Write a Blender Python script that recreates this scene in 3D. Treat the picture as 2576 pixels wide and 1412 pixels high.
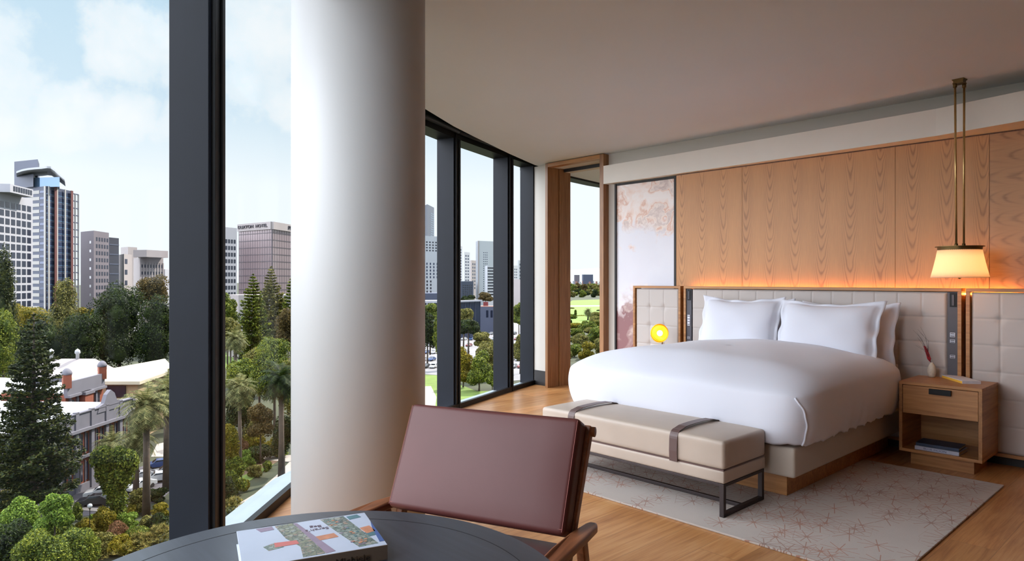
import bpy, bmesh, math, random
import numpy as np
from mathutils import Vector, Matrix, Euler

# ---------------------------------------------------------------- camera, sky, sun, exposure
scene = bpy.context.scene
for o in list(bpy.data.objects):
    bpy.data.objects.remove(o)
C = scene.collection
H0 = 1.38                      # eye height above the room floor
FPX = 1700.0                   # focal length in pixels of the 2576 wide frame
CA, SA = 0.6802, 0.7330        # the camera looks along (-SA, CA)
cam_d = bpy.data.cameras.new('camera')
cam_d.sensor_width = 36.0
cam_d.lens = FPX / 2576 * 36.0
cam_d.shift_y = -2.0 / 2576
cam_d.clip_start = 0.05
cam_d.clip_end = 30000
cam = bpy.data.objects.new('camera', cam_d)
C.objects.link(cam)
cam.location = (0, 0, H0)
cam.rotation_euler = (math.pi / 2, 0, math.asin(SA))
scene.camera = cam
scene.view_settings.view_transform = 'Standard'
scene.view_settings.look = 'None'
scene.view_settings.gamma = 1.0
scene.view_settings.use_curve_mapping = False
scene.view_settings.exposure = -0.20
scene.cycles.max_bounces = 10
scene.cycles.diffuse_bounces = 6
scene.cycles.transparent_max_bounces = 16
scene.cycles.sample_clamp_indirect = 6.0
scene.cycles.caustics_reflective = False
scene.cycles.caustics_refractive = False

def c2w(r, f, z=0.0):
    """right / forward metres from the camera foot -> room coordinates"""
    return Vector((CA * r - SA * f, SA * r + CA * f, z))
def pz(px, py, z):
    f = (H0 - z) * FPX / (py - 704.0)
    return c2w((px - 1288.0) / FPX * f, f, z)
def on_y(px, py, Y):
    k = (px - 1288.0) / FPX
    f = Y / (SA * k + CA)
    return c2w(k * f, f, H0 - (py - 704.0) * f / FPX)
def pf(px, f, z=0.0):
    return c2w((px - 1288.0) / FPX * f, f, z)
def zf(py, f):
    return H0 - (py - 704.0) * f / FPX
def lin(r, g, b):
    def c(v):
        v /= 255.0
        return v / 12.92 if v <= 0.04045 else ((v + 0.055) / 1.055) ** 2.4
    return (c(r), c(g), c(b), 1.0)

class NT:
    """small helper to write node trees"""
    def __init__(s, tree):
        s.t = tree; s.n = tree.nodes; s.l = tree.links
    def node(s, kind, **kw):
        n = s.n.new(kind)
        for k, v in kw.items(): setattr(n, k, v)
        return n
    def put(s, sock, v):
        if v is None: return
        if hasattr(v, 'is_linked') or isinstance(v, bpy.types.NodeSocket): s.l.new(v, sock)
        else: sock.default_value = v
    def m(s, op, a, b=None, c=None, clamp=False):
        n = s.node('ShaderNodeMath', operation=op, use_clamp=clamp)
        s.put(n.inputs[0], a); s.put(n.inputs[1], b)
        if c is not None: s.put(n.inputs[2], c)
        return n.outputs[0]
    def vm(s, op, a, b=None):
        n = s.node('ShaderNodeVectorMath', operation=op)
        s.put(n.inputs[0], a); s.put(n.inputs[1], b)
        return n.outputs['Value'] if op in ('LENGTH', 'DOT_PRODUCT', 'DISTANCE') else n.outputs[0]
    def mix(s, f, a, b):
        n = s.node('ShaderNodeMix', data_type='RGBA')
        s.put(n.inputs[0], f); s.put(n.inputs[6], a); s.put(n.inputs[7], b)
        return n.outputs[2]
    def noise(s, vec, scale, detail=3.0, rough=0.5, dist=0.0):
        n = s.node('ShaderNodeTexNoise')
        s.put(n.inputs['Vector'], vec); n.inputs['Scale'].default_value = scale
        n.inputs['Detail'].default_value = detail; n.inputs['Roughness'].default_value = rough
        n.inputs['Distortion'].default_value = dist
        return n.outputs['Fac']
    def noisec(s, vec, scale, detail=3.0):
        n = s.node('ShaderNodeTexNoise')
        s.put(n.inputs['Vector'], vec); n.inputs['Scale'].default_value = scale
        n.inputs['Detail'].default_value = detail
        return n.outputs['Color']
    def ramp(s, fac, stops):
        n = s.node('ShaderNodeValToRGB')
        cr = n.color_ramp
        while len(cr.elements) < len(stops): cr.elements.new(0.5)
        for e, (p, c) in zip(cr.elements, stops):
            e.position = p
            e.color = c if len(c) == 4 else (*c, 1)
        s.put(n.inputs[0], fac)
        return n.outputs[0]
    def sep(s, v):
        n = s.node('ShaderNodeSeparateXYZ'); s.put(n.inputs[0], v); return n.outputs
    def comb(s, x, y, z):
        n = s.node('ShaderNodeCombineXYZ'); s.put(n.inputs[0], x); s.put(n.inputs[1], y); s.put(n.inputs[2], z)
        return n.outputs[0]
    def coord(s, w='Object'):
        return s.node('ShaderNodeTexCoord').outputs[w]
    def bump(s, h, strength=0.3, dist=0.01):
        n = s.node('ShaderNodeBump'); n.inputs['Strength'].default_value = strength
        n.inputs['Distance'].default_value = dist; s.put(n.inputs['Height'], h)
        return n.outputs[0]

def world():
    w = bpy.data.worlds.new('sky'); scene.world = w; w.use_nodes = True
    t = NT(w.node_tree); t.n.clear()
    d = t.vm('NORMALIZE', t.coord('Generated'))
    x, y, z = t.sep(d)
    # clear sky: milky at the horizon, soft blue above
    base = t.ramp(z, [(0.0, (0.88, 0.95, 0.99)), (0.13, (0.86, 0.94, 0.98)), (0.24, (0.60, 0.76, 0.87)),
                      (0.40, (0.48, 0.68, 0.82))])
    # cumulus banks: soft masses in the sky broken up by noise
    wob = t.vm('MULTIPLY', t.vm('SUBTRACT', t.noisec(d, 5.0, 4.0), (0.5, 0.5, 0.5)), (0.16, 0.16, 0.12))
    dw = t.vm('ADD', d, wob)
    mass = None
    for (cx, cy, cr) in ((370, 150, 0.085), (300, 190, 0.055), (420, 240, 0.05), (150, 290, 0.07), (260, 320, 0.055), (5, 310, 0.05), (390, 330, 0.04),
                         (640, 90, 0.11), (600, 220, 0.07), (700, 250, 0.06), (10, 130, 0.03), (-160, 120, 0.14), (900, 60, 0.13), (1500, 150, 0.12), (-400, 250, 0.15)):
        v = Vector((CA * (cx - 1288) / FPX - SA, SA * (cx - 1288) / FPX + CA, (704 - cy) / FPX)).normalized()
        g = t.m('SUBTRACT', 1.0, t.m('DIVIDE', t.vm('DISTANCE', dw, tuple(v)), cr), clamp=True)
        mass = g if mass is None else t.m('MAXIMUM', mass, g)
    n1 = t.noise(d, 9.0, 9.0, 0.62)
    dens = t.m('ADD', mass, t.m('MULTIPLY', t.m('SUBTRACT', n1, 0.5), 1.3))
    cov = t.ramp(dens, [(0.22, (0, 0, 0)), (0.42, (0.7, 0.7, 0.7)), (0.75, (1, 1, 1))])
    shade = t.mix(t.ramp(n1, [(0.35, (0, 0, 0)), (0.65, (1, 1, 1))]), (0.80, 0.89, 0.94, 1), (0.92, 0.95, 0.96, 1))
    col = t.mix(t.m('MULTIPLY', cov, 0.9), base, shade)
    # brightness added to unseen sky, overhead and left behind the camera, lighting the room
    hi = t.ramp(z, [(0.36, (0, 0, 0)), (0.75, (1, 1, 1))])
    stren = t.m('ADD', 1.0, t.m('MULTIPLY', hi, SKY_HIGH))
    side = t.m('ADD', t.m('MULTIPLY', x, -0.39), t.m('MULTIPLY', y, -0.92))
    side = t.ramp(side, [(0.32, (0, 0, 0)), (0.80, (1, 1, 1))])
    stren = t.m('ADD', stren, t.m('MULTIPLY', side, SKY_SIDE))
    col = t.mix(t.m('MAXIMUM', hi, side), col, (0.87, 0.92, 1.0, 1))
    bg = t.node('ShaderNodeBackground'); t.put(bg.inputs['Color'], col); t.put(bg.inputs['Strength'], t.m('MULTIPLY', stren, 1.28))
    out = t.node('ShaderNodeOutputWorld'); t.l.new(bg.outputs[0], out.inputs[0])
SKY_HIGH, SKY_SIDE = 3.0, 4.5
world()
sun_d = bpy.data.lights.new('sun', 'SUN'); sun_d.energy = 11.0; sun_d.angle = math.radians(0.6)
sun_d.color = (1.0, 0.93, 0.82)
sun = bpy.data.objects.new('sun', sun_d); C.objects.link(sun)
_s = c2w(0.62, 0.78).normalized() * math.cos(math.radians(47)); _s.z = math.sin(math.radians(47))
sun.rotation_euler = _s.to_track_quat('Z', 'Y').to_euler()

# ---------------------------------------------------------------- tagging
def tag(o, label=None, cat=None, group=None, kind=None):
    if label: o['label'] = label
    if cat: o['category'] = cat
    if group: o['group'] = group
    if kind: o['kind'] = kind
    return o
def empty(name, loc=(0, 0, 0), rz=0.0, parent=None):
    o = bpy.data.objects.new(name, None); C.objects.link(o)
    o.location = loc; o.rotation_euler = (0, 0, rz); o.empty_display_size = 0.1
    if parent: o.parent = parent
    return o
def copy_tree(o, parent=None):
    c = o.copy(); C.objects.link(c); c.parent = parent
    for ch in [k for k in o.children]: copy_tree(ch, c)
    return c

class MB:
    """collects shapes for ONE mesh object"""
    def __init__(s): s.v = []; s.f = []; s.mi = []; s.cur = 0
    def add(s, vs, fs):
        b = len(s.v); s.v += [tuple(v) for v in vs]
        s.f += [tuple(i + b for i in f) for f in fs]; s.mi += [s.cur] * len(fs); return s
    def bx(s, x0, x1, y0, y1, z0, z1, M=None):
        vs = [Vector((x, y, z)) for z in (z0, z1) for y in (y0, y1) for x in (x0, x1)]
        if M: vs = [M @ v for v in vs]
        return s.add(vs, [(0, 2, 3, 1), (4, 5, 7, 6), (0, 1, 5, 4), (2, 6, 7, 3), (0, 4, 6, 2), (1, 3, 7, 5)])
    def prism(s, poly, z0, z1):
        a = sum(poly[i][0] * poly[(i + 1) % len(poly)][1] - poly[(i + 1) % len(poly)][0] * poly[i][1] for i in range(len(poly)))
        if a < 0: poly = poly[::-1]
        n = len(poly)
        vs = [(p[0], p[1], z0) for p in poly] + [(p[0], p[1], z1) for p in poly]
        return s.add(vs, [tuple(range(n))[::-1], tuple(range(n, 2 * n))] + [(i, (i + 1) % n, n + (i + 1) % n, n + i) for i in range(n)])
    def bar(s, a, b, w, t, up=(0, 0, 1)):
        """square bar from a to b, w across, t along up"""
        a = Vector(a); b = Vector(b); d = (b - a).normalized(); u = Vector(up)
        sd = d.cross(u)
        if sd.length < 1e-4: sd = d.cross(Vector((0, 1, 0)))
        sd.normalize(); u = sd.cross(d).normalized()
        vs = []
        for p in (a, b):
            for i, j in ((-1, -1), (1, -1), (1, 1), (-1, 1)): vs.append(p + sd * (i * w / 2) + u * (j * t / 2))
        return s.add(vs, [(0, 1, 2, 3), (7, 6, 5, 4), (0, 4, 5, 1), (1, 5, 6, 2), (2, 6, 7, 3), (3, 7, 4, 0)])
    def tube(s, pts, r, n=10, cap=True):
        pts = [Vector(p) for p in pts]; rs = r if isinstance(r, (list, tuple)) else [r] * len(pts)
        vs = []; fs = []; ref = None
        for k, p in enumerate(pts):
            d = (pts[min(k + 1, len(pts) - 1)] - pts[max(k - 1, 0)]).normalized()
            if ref is None: ref = Vector((1, 0, 0)) if abs(d.x) < 0.8 else Vector((0, 1, 0))
            a = d.cross(ref).normalized(); b = d.cross(a).normalized()
            ref = b.cross(d) if False else ref
            for i in range(n):
                t = 2 * math.pi * i / n
                vs.append(p + (a * math.cos(t) + b * math.sin(t)) * rs[k])
        for k in range(len(pts) - 1):
            for i in range(n):
                j = (i + 1) % n
                fs.append((k * n + i, k * n + j, (k + 1) * n + j, (k + 1) * n + i))
        if cap: fs.append(tuple(range(n))[::-1]); fs.append(tuple(range((len(pts) - 1) * n, len(pts) * n)))
        return s.add(vs, fs)
    def lathe(s, prof, n=32, c=(0, 0, 0), M=None, cap=True):
        vs = []; fs = []
        for r, z in prof:
            for i in range(n):
                t = 2 * math.pi * i / n
                v = Vector((c[0] + r * math.cos(t), c[1] + r * math.sin(t), c[2] + z))
                vs.append(M @ v if M else v)
        for k in range(len(prof) - 1):
            for i in range(n):
                j = (i + 1) % n
                fs.append((k * n + i, k * n + j, (k + 1) * n + j, (k + 1) * n + i))
        if cap and prof[0][0] > 1e-5: fs.append(tuple(range(n))[::-1])
        if cap and prof[-1][0] > 1e-5: fs.append(tuple(range((len(prof) - 1) * n, len(prof) * n)))
        return s.add(vs, fs)
    def build(s, name, mat, parent=None, smooth=False, bevel=0.0, seg=2, M=None, loc=None):
        me = bpy.data.meshes.new(name)
        me.from_pydata([tuple(M @ Vector(v)) if M else v for v in s.v], [], s.f)
        mats = mat if isinstance(mat, (list, tuple)) else [mat]
        for q in mats: me.materials.append(q)
        if len(mats) > 1: me.polygons.foreach_set('material_index', s.mi)
        me.update()
        o = bpy.data.objects.new(name, me); C.objects.link(o)
        if parent: o.parent = parent
        if loc: o.location = loc
        if smooth:
            me.polygons.foreach_set('use_smooth', [True] * len(me.polygons))
        if bevel:
            b = o.modifiers.new('bevel', 'BEVEL'); b.width = bevel; b.segments = seg; b.limit_method = 'ANGLE'
            b.angle_limit = math.radians(40)
            me.polygons.foreach_set('use_smooth', [True] * len(me.polygons))
            w = o.modifiers.new('wn', 'WEIGHTED_NORMAL'); w.keep_sharp = True
        return o

def rbox(sx, sy, sz, r, cuts=10, fn=None):
    """rounded box: dense cube whose edges are pulled in to radius r, then shaped by fn(Vector)"""
    bm = bmesh.new(); n = cuts + 2
    g = []
    for i in range(n + 1):
        t = i / n * 2 - 1
        g.append(t)
    hs = (sx / 2, sy / 2, sz / 2)
    def axis(h):
        k = min(r * 1.0 / h, 0.95); out = []
        for t in g:
            a = abs(t)
            v = a / 0.5 * (1 - k) if a < 0.5 else (1 - k) + (a - 0.5) / 0.5 * k
            out.append(math.copysign(v * h, t))
        return out
    ax = [axis(h) for h in hs]
    def shape(p):
        q = Vector([max(-(hs[i] - r), min(hs[i] - r, p[i])) for i in range(3)])
        d = p - q
        if d.length > 1e-9: p = q + d.normalized() * r
        return fn(p.copy()) if fn else p
    cache = {}
    def V(p):
        key = tuple(round(c, 6) for c in p)
        if key not in cache: cache[key] = bm.verts.new(shape(Vector(p)))
        return cache[key]
    for a in range(3):
        b, c = (a + 1) % 3, (a + 2) % 3
        for sgn in (-1, 1):
            for i in range(n):
                for j in range(n):
                    q = []
                    for di, dj in ((0, 0), (1, 0), (1, 1), (0, 1)):
                        p = [0, 0, 0]; p[a] = sgn * hs[a]; p[b] = ax[b][i + di]; p[c] = ax[c][j + dj]; q.append(V(p))
                    if sgn < 0: q = q[::-1]
                    try: bm.faces.new(q)
                    except ValueError: pass
    return bm
def bm_obj(name, bm, mat, parent=None, smooth=True, loc=None, rot=None):
    me = bpy.data.meshes.new(name); bm.normal_update(); bm.to_mesh(me); bm.free(); me.materials.append(mat)
    if smooth: me.polygons.foreach_set('use_smooth', [True] * len(me.polygons))
    o = bpy.data.objects.new(name, me); C.objects.link(o)
    if parent: o.parent = parent
    if loc: o.location = loc
    if rot: o.rotation_euler = rot
    return o
def text_obj(name, body, size, mat, M, parent=None, depth=0.0005, cx=1.0):
    cu = bpy.data.curves.new(name, 'FONT'); cu.body = body; cu.size = size; cu.extrude = depth
    cu.align_x = 'CENTER'; cu.align_y = 'CENTER'
    t = bpy.data.objects.new(name, cu); C.objects.link(t)
    dg = bpy.context.evaluated_depsgraph_get(); dg.update()
    me = bpy.data.meshes.new_from_object(t.evaluated_get(dg))
    bpy.data.objects.remove(t)
    me.transform(Matrix.Diagonal((cx, 1, 1, 1))); me.transform(M)
    me.materials.clear(); me.materials.append(mat)
    o = bpy.data.objects.new(name, me); C.objects.link(o)
    if parent: o.parent = parent
    return o

# ---------------------------------------------------------------- materials
def new_mat(name):
    m = bpy.data.materials.new(name); m.use_nodes = True
    t = NT(m.node_tree); b = t.n['Principled BSDF']
    return m, t, b
def plain(name, col, rough=0.5, metal=0.0, var=0.0, scale=8.0, bump=0.0, bscale=60.0, spec=0.5, coat=0.0):
    m, t, b = new_mat(name)
    b.inputs['Roughness'].default_value = rough; b.inputs['Metallic'].default_value = metal
    b.inputs['Specular IOR Level'].default_value = spec
    b.inputs['Coat Weight'].default_value = coat
    co = t.coord()
    if var:
        f = t.noise(co, scale, 4.0)
        a = tuple(min(1, c * (1 - var)) for c in col[:3]) + (1,); c2 = tuple(min(1, c * (1 + var)) for c in col[:3]) + (1,)
        t.put(b.inputs['Base Color'], t.mix(t.ramp(f, [(0.3, (0, 0, 0)), (0.7, (1, 1, 1))]), a, c2))
    else: b.inputs['Base Color'].default_value = col
    if bump: t.put(b.inputs['Normal'], t.bump(t.noise(co, bscale, 3.0), bump, 0.004))
    return m
def emit(name, col, strength):
    m, t, b = new_mat(name)
    b.inputs['Base Color'].default_value = (*col[:3], 1)
    b.inputs['Emission Color'].default_value = (*col[:3], 1); b.inputs['Emission Strength'].default_value = strength
    return m

def veneer(name, light, dark, flitch=0.26, horiz=False, offset=0.0):
    """crown-cut oak veneer: book-matched leaves, each with nested cathedrals"""
    m, t, b = new_mat(name)
    x, y, z = t.sep(t.coord())
    if horiz: x, z = z, x
    x = t.m('ADD', x, offset)
    u = t.m('SUBTRACT', t.m('FRACT', t.m('DIVIDE', x, flitch)), 0.5)
    idx = t.m('FLOOR', t.m('DIVIDE', x, flitch))
    wob = t.noise(t.comb(t.m('MULTIPLY', idx, 3.7), 0.0, t.m('MULTIPLY', z, 1.0)), 1.6, 3.0, 0.55)
    wob2 = t.noise(t.comb(t.m('MULTIPLY', x, 14.0), idx, t.m('MULTIPLY', z, 2.2)), 1.0, 4.0, 0.6)
    uu = t.m('ADD', t.m('MULTIPLY', u, flitch), t.m('MULTIPLY', t.m('SUBTRACT', wob, 0.5), 0.05))
    jit = t.m('MULTIPLY', t.noise(t.comb(idx, 0.0, 0.0), 9.3, 0.0), 0.10)
    d = t.m('ADD', t.m('ADD', t.m('MULTIPLY', t.m('SUBTRACT', 2.9, z), 0.105), jit), t.m('MULTIPLY', wob, 0.05))
    r = t.m('SQRT', t.m('ADD', t.m('MULTIPLY', uu, uu), t.m('MULTIPLY', t.m('MULTIPLY', d, d), 0.30)))
    r = t.m('ADD', r, t.m('MULTIPLY', wob2, 0.006))
    ring = t.m('SINE', t.m('MULTIPLY', r, 900.0))
    ring = t.m('MULTIPLY', t.m('ADD', ring, 1.0), 0.5)
    ring = t.m('POWER', ring, 3.0)
    centre = t.ramp(t.m('ABSOLUTE', u), [(0.0, (1, 1, 1)), (0.17, (0.85, 0.85, 0.85)), (0.34, (0.22, 0.22, 0.22)), (0.5, (0.12, 0.12, 0.12))])
    fib = t.noise(t.comb(t.m('MULTIPLY', x, 420.0), y, t.m('MULTIPLY', z, 7.0)), 1.0, 3.0, 0.65)
    patch = t.noise(t.comb(t.m('MULTIPLY', x, 5.0), y, t.m('MULTIPLY', z, 1.1)), 1.0, 3.0)
    fac = t.m('ADD', t.m('MULTIPLY', t.m('MULTIPLY', ring, centre), 0.34), t.m('MULTIPLY', fib, 0.62))
    fac = t.m('ADD', fac, t.m('MULTIPLY', t.m('SUBTRACT', patch, 0.5), 0.35))
    col = t.ramp(fac, [(0.15, light), (0.5, tuple((a * 2 + c) / 3 for a, c in zip(light, dark))), (0.95, dark)])
    t.put(b.inputs['Base Color'], col)
    b.inputs['Roughness'].default_value = 0.42
    t.put(b.inputs['Normal'], t.bump(fib, 0.08, 0.002))
    return m
def oak(name, light, dark, axis='z', rough=0.4, scale=1.0):
    """straight grained oak, grain along one object axis"""
    m, t, b = new_mat(name)
    x, y, z = t.sep(t.coord())
    s = {'x': (3.0, 60.0, 60.0), 'y': (60.0, 3.0, 60.0), 'z': (60.0, 60.0, 3.0)}[axis]
    v = t.comb(t.m('MULTIPLY', x, s[0] * scale), t.m('MULTIPLY', y, s[1] * scale), t.m('MULTIPLY', z, s[2] * scale))
    a = t.noise(v, 1.0, 4.0, 0.6, 0.4); g = t.noise(t.vm('MULTIPLY', v, (0.22, 0.22, 0.22)), 1.0, 3.0, 0.5, 1.2)
    fac = t.m('ADD', t.m('MULTIPLY', a, 0.6), t.m('MULTIPLY', g, 0.5))
    t.put(b.inputs['Base Color'], t.ramp(fac, [(0.32, light), (0.75, dark)]))
    b.inputs['Roughness'].default_value = rough
    t.put(b.inputs['Normal'], t.bump(a, 0.06, 0.002))
    return m
def floor_mat():
    m, t, b = new_mat('oak floorboards')
    x, y, z = t.sep(t.coord())
    W = 0.21; L = 2.2
    cx = t.m('FLOOR', t.m('DIVIDE', x, W)); fx = t.m('FRACT', t.m('DIVIDE', x, W))
    off = t.m('FRACT', t.m('MULTIPLY', cx, 0.377))
    ly = t.m('ADD', t.m('DIVIDE', y, L), off)
    cy = t.m('FLOOR', ly); fy = t.m('FRACT', ly)
    rnd = t.node('ShaderNodeTexWhiteNoise', noise_dimensions='2D'); t.put(rnd.inputs['Vector'], t.comb(cx, cy, 0.0))
    rv = rnd.outputs['Value']
    gv = t.comb(t.m('MULTIPLY', x, 26.0), t.m('ADD', t.m('MULTIPLY', y, 1.5), t.m('MULTIPLY', rv, 40.0)), t.m('MULTIPLY', rv, 9.0))
    g = t.noise(gv, 1.0, 5.0, 0.62, 0.9)
    f = t.noise(t.comb(t.m('MULTIPLY', x, 160.0), t.m('MULTIPLY', y, 5.0), rv), 1.0, 3.0)
    knot = t.noise(t.comb(t.m('MULTIPLY', x, 5.0), t.m('MULTIPLY', y, 2.0), t.m('MULTIPLY', rv, 5.0)), 1.0, 2.0)
    fac = t.m('ADD', t.m('ADD', t.m('MULTIPLY', g, 0.5), t.m('MULTIPLY', f, 0.2)), t.m('MULTIPLY', knot, 0.3))
    col = t.ramp(fac, [(0.34, lin(208, 160, 108)), (0.5, lin(188, 134, 82)), (0.66, lin(148, 96, 54))])
    tone = t.mix(rv, (0.86, 0.84, 0.80, 1), (1.08, 1.04, 1.0, 1))
    mul = t.node('ShaderNodeMix', data_type='RGBA', blend_type='MULTIPLY'); mul.inputs[0].default_value = 1.0
    t.put(mul.inputs[6], col); t.put(mul.inputs[7], tone)
    gx = t.m('LESS_THAN', t.m('MINIMUM', fx, t.m('SUBTRACT', 1.0, fx)), 0.006)
    gy = t.m('LESS_THAN', t.m('MINIMUM', fy, t.m('SUBTRACT', 1.0, fy)), 0.0006)
    gap = t.m('MAXIMUM', gx, gy)
    t.put(b.inputs['Base Color'], t.mix(t.m('MULTIPLY', gap, 0.55), mul.outputs[2], lin(70, 42, 20)))
    b.inputs['Roughness'].default_value = 0.30
    t.put(b.inputs['Roughness'], t.m('ADD', 0.24, t.m('MULTIPLY', g, 0.16)))
    t.put(b.inputs['Normal'], t.bump(t.m('SUBTRACT', g, gap), 0.06, 0.003))
    return m
def rug_mat():
    m, t, b = new_mat('rug pile with copper stars')
    co = t.coord(); x, y, z = t.sep(co)
    w = t.noisec(t.comb(x, y, 0.0), 3.0, 2.0)
    p = t.vm('MULTIPLY', t.comb(x, y, 0.0), (1.0, 1.0, 1.0))
    line = None
    for k, (sc, sd, spokes) in enumerate(((6.2, 0.0, 5.0), (5.0, 3.3, 4.0))):
        v = t.node('ShaderNodeTexVoronoi', feature='F1', voronoi_dimensions='2D')
        v.inputs['Scale'].default_value = sc; v.inputs['Randomness'].default_value = 0.75
        q = t.vm('ADD', p, (sd, sd * 0.7, 0)); t.put(v.inputs['Vector'], q)
        loc = t.vm('SUBTRACT', q, v.outputs['Position'])
        lx, ly, lz = t.sep(loc)
        rad = t.vm('LENGTH', loc)
        rc, gc, bc = t.sep(v.outputs['Color'])
        ang = t.m('ADD', t.m('ARCTAN2', ly, lx), t.m('MULTIPLY', rc, 6.0))
        dst = t.m('MULTIPLY', rad, t.m('ABSOLUTE', t.m('SINE', t.m('MULTIPLY', ang, spokes))))
        dst = t.m('DIVIDE', dst, spokes)
        ln = t.m('LESS_THAN', dst, 0.0024)
        ln = t.m('MULTIPLY', ln, t.m('LESS_THAN', rad, t.m('ADD', 0.07, t.m('MULTIPLY', gc, 0.06))))
        keep = t.m('GREATER_THAN', t.noise(t.vm('MULTIPLY', v.outputs['Position'], (1, 1, 1)), 1.3, 1.0), 0.44)
        ln = t.m('MULTIPLY', ln, keep)
        ed = t.node('ShaderNodeTexVoronoi', feature='DISTANCE_TO_EDGE', voronoi_dimensions='2D')
        ed.inputs['Scale'].default_value = sc; ed.inputs['Randomness'].default_value = 0.75; t.put(ed.inputs['Vector'], q)
        e = t.m('MULTIPLY', t.m('LESS_THAN', ed.outputs['Distance'], 0.011), t.m('MULTIPLY', keep, 0.55 if k == 0 else 0.0))
        ln = t.m('MAXIMUM', ln, e)
        line = ln if line is None else t.m('MAXIMUM', line, ln)
    tone = t.noise(co, 2.2, 3.0)
    f2 = t.noise(co, 340.0, 2.0)
    base = t.mix(tone, lin(192, 180, 170), lin(172, 160, 150))
    base = t.mix(t.m('MULTIPLY', f2, 0.35), base, lin(140, 130, 124))
    cop = t.mix(t.noise(co, 2.6, 2.0), lin(176, 104, 62), lin(112, 92, 84))
    t.put(b.inputs['Base Color'], t.mix(t.m('MULTIPLY', line, 0.85), base, cop))
    b.inputs['Roughness'].default_value = 0.95; b.inputs['Sheen Weight'].default_value = 0.2
    t.put(b.inputs['Normal'], t.bump(t.m('ADD', f2, t.m('MULTIPLY', line, -0.6)), 0.5, 0.004))
    return m
def art_mat():
    m, t, b = new_mat('marbled agate print')
    x, y, z = t.sep(t.coord())
    p = t.comb(x, 0.0, z)
    wv = t.noisec(p, 2.3, 4.0)
    q = t.vm('ADD', p, t.vm('MULTIPLY', t.vm('SUBTRACT', wv, (0.5, 0.5, 0.5)), (0.9, 0.9, 0.9)))
    n = t.noise(q, 1.5, 5.0, 0.5, 0.9)
    bands = t.m('SINE', t.m('MULTIPLY', n, 26.0))
    fine = t.noise(q, 9.0, 5.0, 0.65)
    pattern = t.m('ADD', t.m('MULTIPLY', bands, 0.16), t.m('ADD', t.m('MULTIPLY', n, 0.7), t.m('MULTIPLY', fine, 0.22)))
    c1 = t.ramp(pattern, [(0.25, lin(236, 226, 222)), (0.42, lin(232, 208, 196)), (0.52, lin(214, 168, 146)), (0.60, lin(234, 218, 208)), (0.74, lin(150, 112, 116))])
    # white field in the middle, marbling at the top and the bottom
    zz = t.m('ADD', z, t.m('MULTIPLY', t.m('SUBTRACT', n, 0.5), 1.3))
    top = t.ramp(t.m('SUBTRACT', zz, 1.0), [(0.98, (0, 0, 0)), (1.0, (1, 1, 1))])
    top = t.m('SMOOTH_MIN', 1.0, t.m('MAXIMUM', 0.0, t.m('MULTIPLY', t.m('SUBTRACT', zz, 1.93), 8.0)), 0.05)
    bot = t.m('SMOOTH_MIN', 1.0, t.m('MAXIMUM', 0.0, t.m('MULTIPLY', t.m('SUBTRACT', 1.30, zz), 7.0)), 0.05)
    mk = t.m('MINIMUM', 1.0, t.m('ADD', top, bot))
    white = t.mix(t.noise(q, 1.2, 3.0), lin(228, 228, 234), lin(214, 212, 222))
    darker = t.mix(t.m('MULTIPLY', bot, t.ramp(n, [(0.45, (0, 0, 0)), (0.6, (1, 1, 1))])), c1, lin(140, 96, 98))
    t.put(b.inputs['Base Color'], t.mix(mk, white, darker))
    b.inputs['Roughness'].default_value = 0.35
    return m
def leather(name, col, rough=0.42, scale=420.0, spec=0.5):
    m, t, b = new_mat(name)
    co = t.coord()
    v = t.node('ShaderNodeTexVoronoi', feature='DISTANCE_TO_EDGE'); t.put(v.inputs['Vector'], co); v.inputs['Scale'].default_value = scale
    tone = t.noise(co, 5.0, 3.0)
    a = tuple(c * 0.88 for c in col[:3]) + (1,); c2 = tuple(c * 1.12 for c in col[:3]) + (1,)
    t.put(b.inputs['Base Color'], t.mix(tone, a, c2))
    b.inputs['Roughness'].default_value = rough; b.inputs['Specular IOR Level'].default_value = spec
    t.put(b.inputs['Normal'], t.bump(t.m('MINIMUM', v.outputs['Distance'], 0.25), 0.15, 0.001))
    return m
def fabric(name, col, rough=0.85, weave=600.0, var=0.06, wr=0.0):
    m, t, b = new_mat(name)
    co = t.coord(); x, y, z = t.sep(co)
    w = t.m('ADD', t.m('SINE', t.m('MULTIPLY', t.m('ADD', x, y), weave)), t.m('SINE', t.m('MULTIPLY', z, weave)))
    tone = t.noise(co, 3.0, 3.0)
    a = tuple(c * (1 - var) for c in col[:3]) + (1,); c2 = tuple(min(1, c * (1 + var)) for c in col[:3]) + (1,)
    t.put(b.inputs['Base Color'], t.mix(tone, a, c2))
    b.inputs['Roughness'].default_value = rough; b.inputs['Sheen Weight'].default_value = 0.15
    h = t.m('MULTIPLY', w, 0.02)
    if wr: h = t.m('ADD', h, t.m('MULTIPLY', t.noise(co, 5.0, 4.0, 0.5, 0.6), wr))
    t.put(b.inputs['Normal'], t.bump(h, 0.35, 0.02))
    return m
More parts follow.
